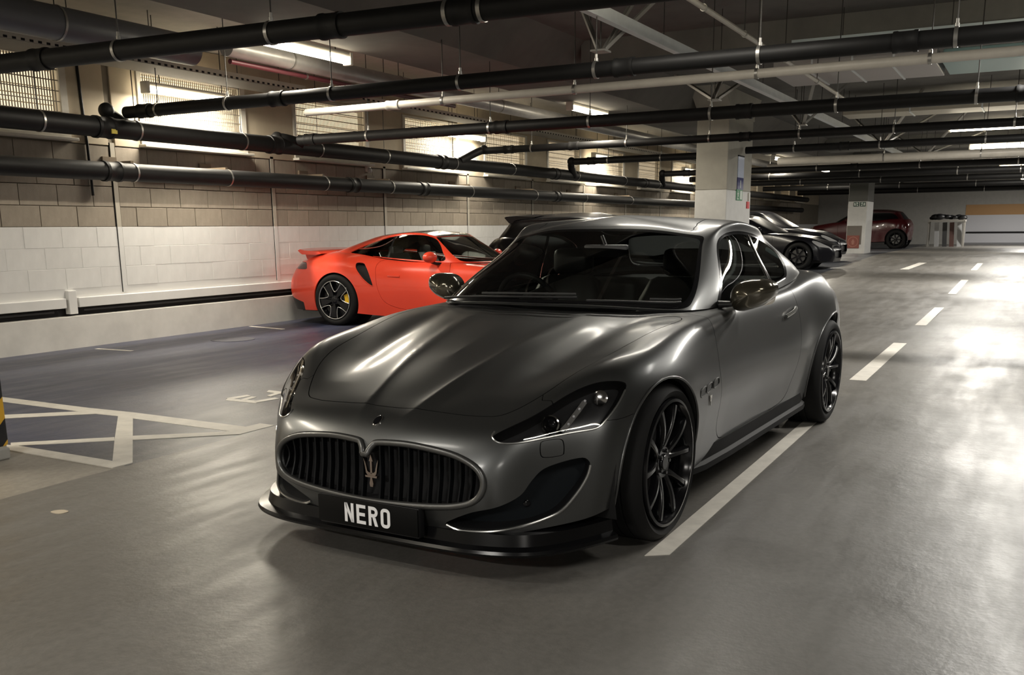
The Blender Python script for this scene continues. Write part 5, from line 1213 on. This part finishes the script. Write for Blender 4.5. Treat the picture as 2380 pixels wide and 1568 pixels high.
wpipe('soil_pipe', 'lower black soil pipe running the length of the block wall', 9.47, 2.0, .103, (8.36, 9.9, 11.9, 13.6, 16.2, 18.9, 21.5, 24.5), (8.05, 12.6, 14.6, 20), rods='wall')
wpipe('duct_pipe', 'silver grey round duct along the bay ceiling beside the lamps', 7.73, 3.22, .10, (9.2, 11.4, 14.2, 17), (), m=PIPEG, x0=8.2, x1=34)
wpipe('duct_pipe', 'large dark round duct at the top left corner of the ceiling', 8.32, 3.24, .155, (6.6,), (), m=mat('duct_blue_grey', (.12, .125, .14), rough=.45, metal=.3), x0=1.0, x1=8.3)
wpipe('sprinkler_pipe', 'thin red sprinkler pipe below the silver duct', 7.83, 3.10, .028, (9.6, 11.2), (), m=mat('sprinkler_red', (.09, .02, .025), rough=.4), x0=8.35, x1=13)
wpipe('conduit_pipe', 'thin pale conduit along the lane ceiling', 2.62, 3.1, .024, (8.4, 9.7, 11.4, 13.2), (), m=PIPEW, x0=4, x1=15.5, zc=3.75)
# cable trays
def tray(label, p, q, w, h, mt=GALV, n=10, rung=0, zc=3.75, base=None):
    p, q = Vector(p), Vector(q); t = thing('cable_tray', label, 'cable tray', p); d = q-p; x = d.normalized().cross(Vector((0, 0, 1)))
    ob('tray_base', MB().bar((0, 0, 0), d, w, .006), base or mt, t, smooth=0)
    for s in (-1, 1): ob('tray_side', MB().bar(x*s*w/2+Vector((0, 0, h/2)), d+x*s*w/2+Vector((0, 0, h/2)), .005, h), mt, t, smooth=0)
    if rung:
        m = MB(); k = int(d.length/rung)
        for i in range(k):
            a = d*(i/k)
            for s in (-1, 1): m.bar(a+x*s*(w/2+.003)+Vector((0, 0, .014)), a+d.normalized()*rung*.45+x*s*(w/2+.003)+Vector((0, 0, .014)), .003, .022)
        o = ob('tray_slots', m, DARKJ, t, smooth=0); o['kind'] = 'stuff'
    for i in range(n):
        a = d*((i+.5)/n)+x*w/2; ob('hanger_rod', MB().tube(a+Vector((0, 0, h)), a+Vector((0, 0, zc-p.z)), .005, 6), RODM, t)
    return t
tray('pale galvanised cable tray along the lane ceiling, between the V-shaped braces', (6.8, 3.48, 3.07), (30, 3.30, 3.07), .07, .10, n=12)
tray('perforated white cable tray under the bay ceiling at left', (4.4, 8.83, 3.08), (10.5, 8.83, 3.08), .50, .07, mat('tray_white', (.62, .58, .50), rough=.5), 6, .09, zc=3.62, base=mat('tray_underside_shade', (.10, .095, .085), rough=.6))  # shade on the tray underside is put into the dark base colour
tray('perforated cable tray above the farther windows', (11.8, 8.83, 3.12), (33, 8.83, 3.12), .40, .06, mat('tray_white', (.62, .58, .50), rough=.5), 10, .12, zc=3.62, base=MATS['tray_underside_shade'])
tray('blue-white tray added as the lit ledge under the transverse beam at right', (12.35, 2.75, 3.33), (12.35, -3, 3.33), .16, .12, mat('lit_ledge_blue', (.62, .72, .75), rough=.4), 5, 0)  # added tray; light on the beam ledge is put into its blue-white colour
# ducts on the right, two of them added boxes coloured as lit ceiling
def duct(label, a, b, mt, seams=0):
    t = thing('air_duct', label, 'duct', ((a[0]+b[0])/2, (a[1]+b[1])/2, a[2])); c = Vector(t.location)
    ob('duct_casing', MB().bbox(Vector(a)-c, Vector(b)-c, .01), mt, t, smooth=0)
    for i in range(seams):
        y = a[1]+(b[1]-a[1])*(i+1)/(seams+1)-c.y; m = MB(); x0, x1 = a[0]-c.x-.012, b[0]-c.x+.012; z0, z1 = -.012, b[2]-a[2]+.01
        m.box((x0, y-.012, z0), (x1, y+.012, 0)); m.box((x0, y-.012, 0), (x0+.012, y+.012, z1)); ob('duct_flange', m, GALV, t, smooth=0)
    for sx in (a[0]+.05, b[0]-.05):
        for sy in (a[1]+.1, b[1]-.1): ob('duct_hanger', MB().tube((sx-c.x, sy-c.y, b[2]-a[2]), (sx-c.x, sy-c.y, 3.75-a[2]), .006, 6), RODM, t)
    return t
duct('pale ribbed duct between the second and third cross pipes at right', (13.3, 1.25, 3.22), (14.5, 3.2, 3.40), mat('duct_pale', (.45, .43, .43), rough=.4, metal=.3), 3)
duct('teal box added as cool-lit soffit beside the pale ribbed duct at right', (13.5, -.6, 3.24), (14.6, 1.2, 3.40), mat('coollit_teal', (.30, .46, .46), rough=.4), 1)  # added box; cool light on the soffit is put into its teal
duct('long cream box added as lamp-lit ceiling above the right-hand lamps', (19.6, -2.5, 3.32), (20.4, 3.4, 3.5), mat('lamplit_cream', (.50, .47, .40), rough=.5), 4)  # added box; lamp light on the ceiling is put into its cream
# V braces
STRUT = mat('strut_steel', (.40, .39, .37), rough=.45, metal=.5)
def brace(label, p, tops, w=.042):
    t = thing('seismic_brace', label, 'brace', p); p = Vector(p)
    ob('brace_plate', MB().box((-.08, -.07, -.012), (.08, .07, .004)), STRUT, t, smooth=0)
    for i, q in enumerate(tops):
        q = Vector(q)-p; s = Vector((.03*(1 if q.x > 0 else -1), .03*(1 if q.y > 0 else -1), 0))
        d = (q-s).normalized(); x = d.cross(Vector((0, 0, 1))).normalized(); m = MB()
        m.bar(s, q, w, .006, (0, 0, 1)); y = x.cross(d)
        for sg in (-1, 1): m.bar(s+x*sg*w/2+y*.014, q+x*sg*w/2+y*.014, .005, .03)
        ob('brace_strut', m, STRUT, t, smooth=0)
    ob('hanger_rod', MB().tube((0, 0, 0), (0, 0, 3.75-p.z), .006, 8), RODM, t)
def extend(p, q, z): p, q = Vector(p), Vector(q); return p+(q-p)*((z-p.z)/(q.z-p.z))
B0 = (8.72, 3.68, 2.90)
brace('nearest V-shaped steel brace above the second cross pipe', B0, [extend(B0, (9.17, 4.07, 3.4), 3.75), extend(B0, (9.17, 3.54, 3.4), 3.75), extend(B0, (9.27, 3.36, 3.4), 3.75)])
B1 = (12.73, 3.79, 2.90)
brace('second V-shaped steel brace above the white column', B1, [extend(B1, (14.0, 4.73, 3.4), 3.42), extend(B1, (13.9, 4.0, 3.4), 3.42), extend(B1, (14.1, 3.6, 3.4), 3.42)])
B2 = (16.57, 3.48, 2.90)
brace('third V-shaped steel brace beside the lane tray', B2, [extend(B2, (18.0, 4.1, 3.4), 3.75), extend(B2, (15.72, 3.17, 3.4), 3.75), extend(B2, (16.88, 3.0, 3.4), 3.75)])
B3 = (21.4, 2.89, 2.90)
brace('fourth V-shaped steel brace in the distance left of the lamps', B3, [extend(B3, (22.6, 3.5, 3.4), 3.75), extend(B3, (20.6, 2.4, 3.4), 3.75), extend(B3, (22.2, 2.2, 3.4), 3.75)])
B4 = (26.0, 2.52, 2.95)
brace('fifth and farthest V-shaped steel brace below the right lamps', B4, [extend(B4, (27.6, 3.2, 3.4), 3.75), extend(B4, (25.2, 2.0, 3.4), 3.75), extend(B4, (27.0, 1.6, 3.4), 3.75)])
# lamps
TUBE = mat('lamp_tube', (1, .95, .85), rough=.4, emit=(1.0, .90, .70), estr=14.0)
LAMPB = mat('lamp_body', (.70, .68, .62), rough=.4)
def batten(label, c, ax, zc, power=1.0, L_=1.5, rods=True):
    bw = .11 if ax == 'Y' and c[0] > 20 else .055
    t = thing('batten_light', label, 'lamp', c, 0 if ax == 'X' else PI/2, 'fluorescent batten lights')
    ob('lamp_housing', MB().bbox((-L_/2, -.05, .045), (L_/2, .05, .10), .008), LAMPB, t, smooth=30)
    for s in (-1, 1): ob('end_cap', MB().bbox((s*L_/2-.025, -.06, -.035), (s*L_/2+.025, .06, .105), .01), LAMPB, t, smooth=30)
    V = []; F = []; n = 12
    for x in (-L_/2+.02, L_/2-.02):
        for i in range(n+1): a = PI+PI*i/n; V.append((x, bw*math.cos(a), .045+.07*math.sin(a)))
    for i in range(n): F.append((i, i+1, n+2+i, n+1+i))
    ob('diffuser', MB().add(V, F), TUBE, t, smooth=60)
    for s in (-1, 1): ob('hanger_rod', MB().tube((s*L_*.35, 0, .10), (s*L_*.35, 0, zc-c[2]), .006, 6), RODM, t)
    l = bpy.data.lights.new('batten_light_glow', 'AREA'); l.shape = 'RECTANGLE'; l.size = L_-.1; l.size_y = .10; l.energy = LAMP_W*power; l.color = COOL if ax == 'Y' else WARM; l.spread = PI
    o = bpy.data.objects.new('batten_light_glow', l); C.objects.link(o); o.parent = t; o.location = (0, 0, -.035)
    return t
for lab, c, ax, zc, p in LAMPS: batten(lab, c, ax, zc, p)
# wall cable, cameras, sprinkler heads
tag(ob('wall_cable', MB().path([(0, 0, 1.8), (.02, 0, 1.2), (.05, 0, .55), (.06, 0, 0)], .016, 8), PIPE, None, (8.02, YW-.02, 1.74)), 'black cable hanging down the block wall near the left pipe elbow', 'cable')
t = thing('wall_light', 'small dome fitting on the wall under the upper soil pipe', 'light fitting', (13.55, YW-.0, 2.30)); ob('fitting_base', MB().bbox((-.05, -.04, -.05), (.05, .02, .05), .01), LAMPB, t); ob('fitting_dome', MB().sphere((0, -.05, -.03), .045, 14, 10), mat('dome_glass', (.5, .5, .48), rough=.15), t)

# ------------------------------------------------------------------ signs on the columns
def flat(name, x0, x1, z0, z1, mt, parent, d=-.012, off=0.0): return ob(name, MB().box((x0, d-off, z0), (x1, .004, z1)), mt, parent, smooth=0)
zf = FZ(18)
t = thing('exit_sign', 'small green exit sign at the paint line of the white column', 'sign', (18.62, 5.068, 1.80)); SG = mat('sign_green', (.03, .22, .09), rough=.5); SWH = mat('sign_white', (.62, .68, .62), rough=.5)
flat('sign_plate', 0, .42, 0, .20, SG, t)
m = MB(); Y = -.0135
def pz(L_): m.prism(L_, lambda a, b, d: (a, Y-d, b), 0, .002)
pz([(.03, .02), (.15, .02), (.15, .035), (.03, .035)]); pz([(.24, .02), (.38, .02), (.38, .18), (.24, .18)])
pz([(.09, .15), (.115, .15), (.115, .175), (.09, .175)]); pz([(.07, .08), (.12, .09), (.115, .145), (.08, .14)]); pz([(.04, .10), (.07, .125), (.065, .14), (.03, .115)]); pz([(.12, .13), (.165, .105), (.17, .118), (.125, .145)]); pz([(.07, .085), (.05, .04), (.065, .04), (.09, .08)]); pz([(.10, .085), (.155, .06), (.16, .072), (.12, .095)])
ob('sign_pictogram', m, SWH, t, smooth=0)
t = thing('column_sign', 'tall narrow blue and pale sign above the green exit sign', 'sign', (18.66, 5.068, 2.00))
flat('sign_plate', 0, .42, 0, .22, mat('sign_blue', (.045, .05, .16), rough=.4), t); flat('sign_upper', 0, .42, .22, .60, mat('sign_pale', (.50, .55, .68), rough=.4), t); flat('sign_cap', -.01, .43, .60, .625, DARKJ, t)
flat('sign_stroke', .19, .23, .03, .17, SWH, t, -.014)
t = thing('call_point', 'small red call point on the edge of the white column', 'alarm', (19.40, 5.068, 1.66)); flat('call_box', 0, .17, 0, .13, mat('alarm_red', (.6, .03, .04), rough=.4), t, -.02); flat('call_conduit', .08, .11, .14, .30, LAMPB, t, -.03)
for i, (y0, lab) in enumerate(((5.33, 'left of the two small dark green signs on the far column'), (5.12, 'right of the two small dark green signs on the far column'))):
    t = thing('exit_sign', lab, 'sign', (34.996, y0, 1.93)); ob('sign_plate', MB().box((-.012, 0, 0), (.004, .18, .145)), mat('sign_darkgreen', (.012, .05, .035), rough=.5), t, smooth=0)
    m = MB(); 
    for P in ([(.02, .02), (.07, .02), (.09, .06), (.05, .065)], [(.10, .03), (.16, .03), (.16, .12), (.12, .12)], [(.03, .08), (.09, .08), (.09, .13), (.04, .13)]): m.prism(P, lambda a, b, d: (-.013-d, .18-a if i else a, b), 0, .002)
    ob('sign_pictogram', m, SWH, t, smooth=0)
t = thing('square_sign', 'faded red square pictogram low on the far column', 'sign', (34.99, 5.25, .56)); ob('sign_plate', MB().box((-.02, 0, 0), (.004, .40, .42)), mat('sign_dullred', (.24, .07, .05), rough=.6), t, smooth=0)
ob('sign_ring', MB().lathe([(.15, 0), (.17, 0), (.17, .008), (.15, .008)], c=(-.028, .2, .21), axis=(1, 0, 0), n=28, closed=True), mat('sign_ring', (.36, .16, .12), rough=.6), t, smooth=0)
m = MB(); m.prism([(.17, .12), (.23, .12), (.25, .22), (.20, .31), (.15, .22)], lambda a, b, d: (-.021-d, a, b), 0, .004); ob('sign_flame', m, mat('sign_ring', (.36, .16, .12), rough=.6), t, smooth=0)
# stored things by the end wall
t = thing('storage_rack', 'pale rack of boards standing by the far wall right of the red car', 'rack', (46.5, 2.75, .38)); RK = mat('rack_pale', (.42, .40, .36), rough=.6)
for y in (0, 1.4):
    for x in (0, .6): ob('rack_post', MB().box((x-.03, y-.03, 0), (x+.03, y+.03, 1.15)), RK, t, smooth=0)
ob('rack_shelf', MB().box((-.05, -.05, 1.05), (.65, 1.45, 1.13)), RK, t, smooth=0)
for i, y in enumerate((.12, .42, .70, 1.02)): ob('board', MB().bar((-.02, y, 0), (.12, y+.06, 1.02), .18, .03, (1, 0, 0)), mat(('board_white', 'board_brown', 'board_dark', 'board_white')[i], ((.5, .5, .5), (.12, .06, .05), (.06, .06, .06), (.5, .5, .5))[i], rough=.6), t, smooth=0)
m = MB()
for k in range(9): m.sphere((rng.uniform(.1, .5), .1+k*.15, 1.2+rng.uniform(0, .08)), rng.uniform(.10, .19), 10, 8, (1, 1.2, .7))
tag(ob('black_sacks', m, SATINB if 'SATINB' in globals() else PIPE, None, (46.5, 2.75, .38)), 'heap of black sacks lying on top of the pale rack', 'sacks')['kind'] = 'stuff'
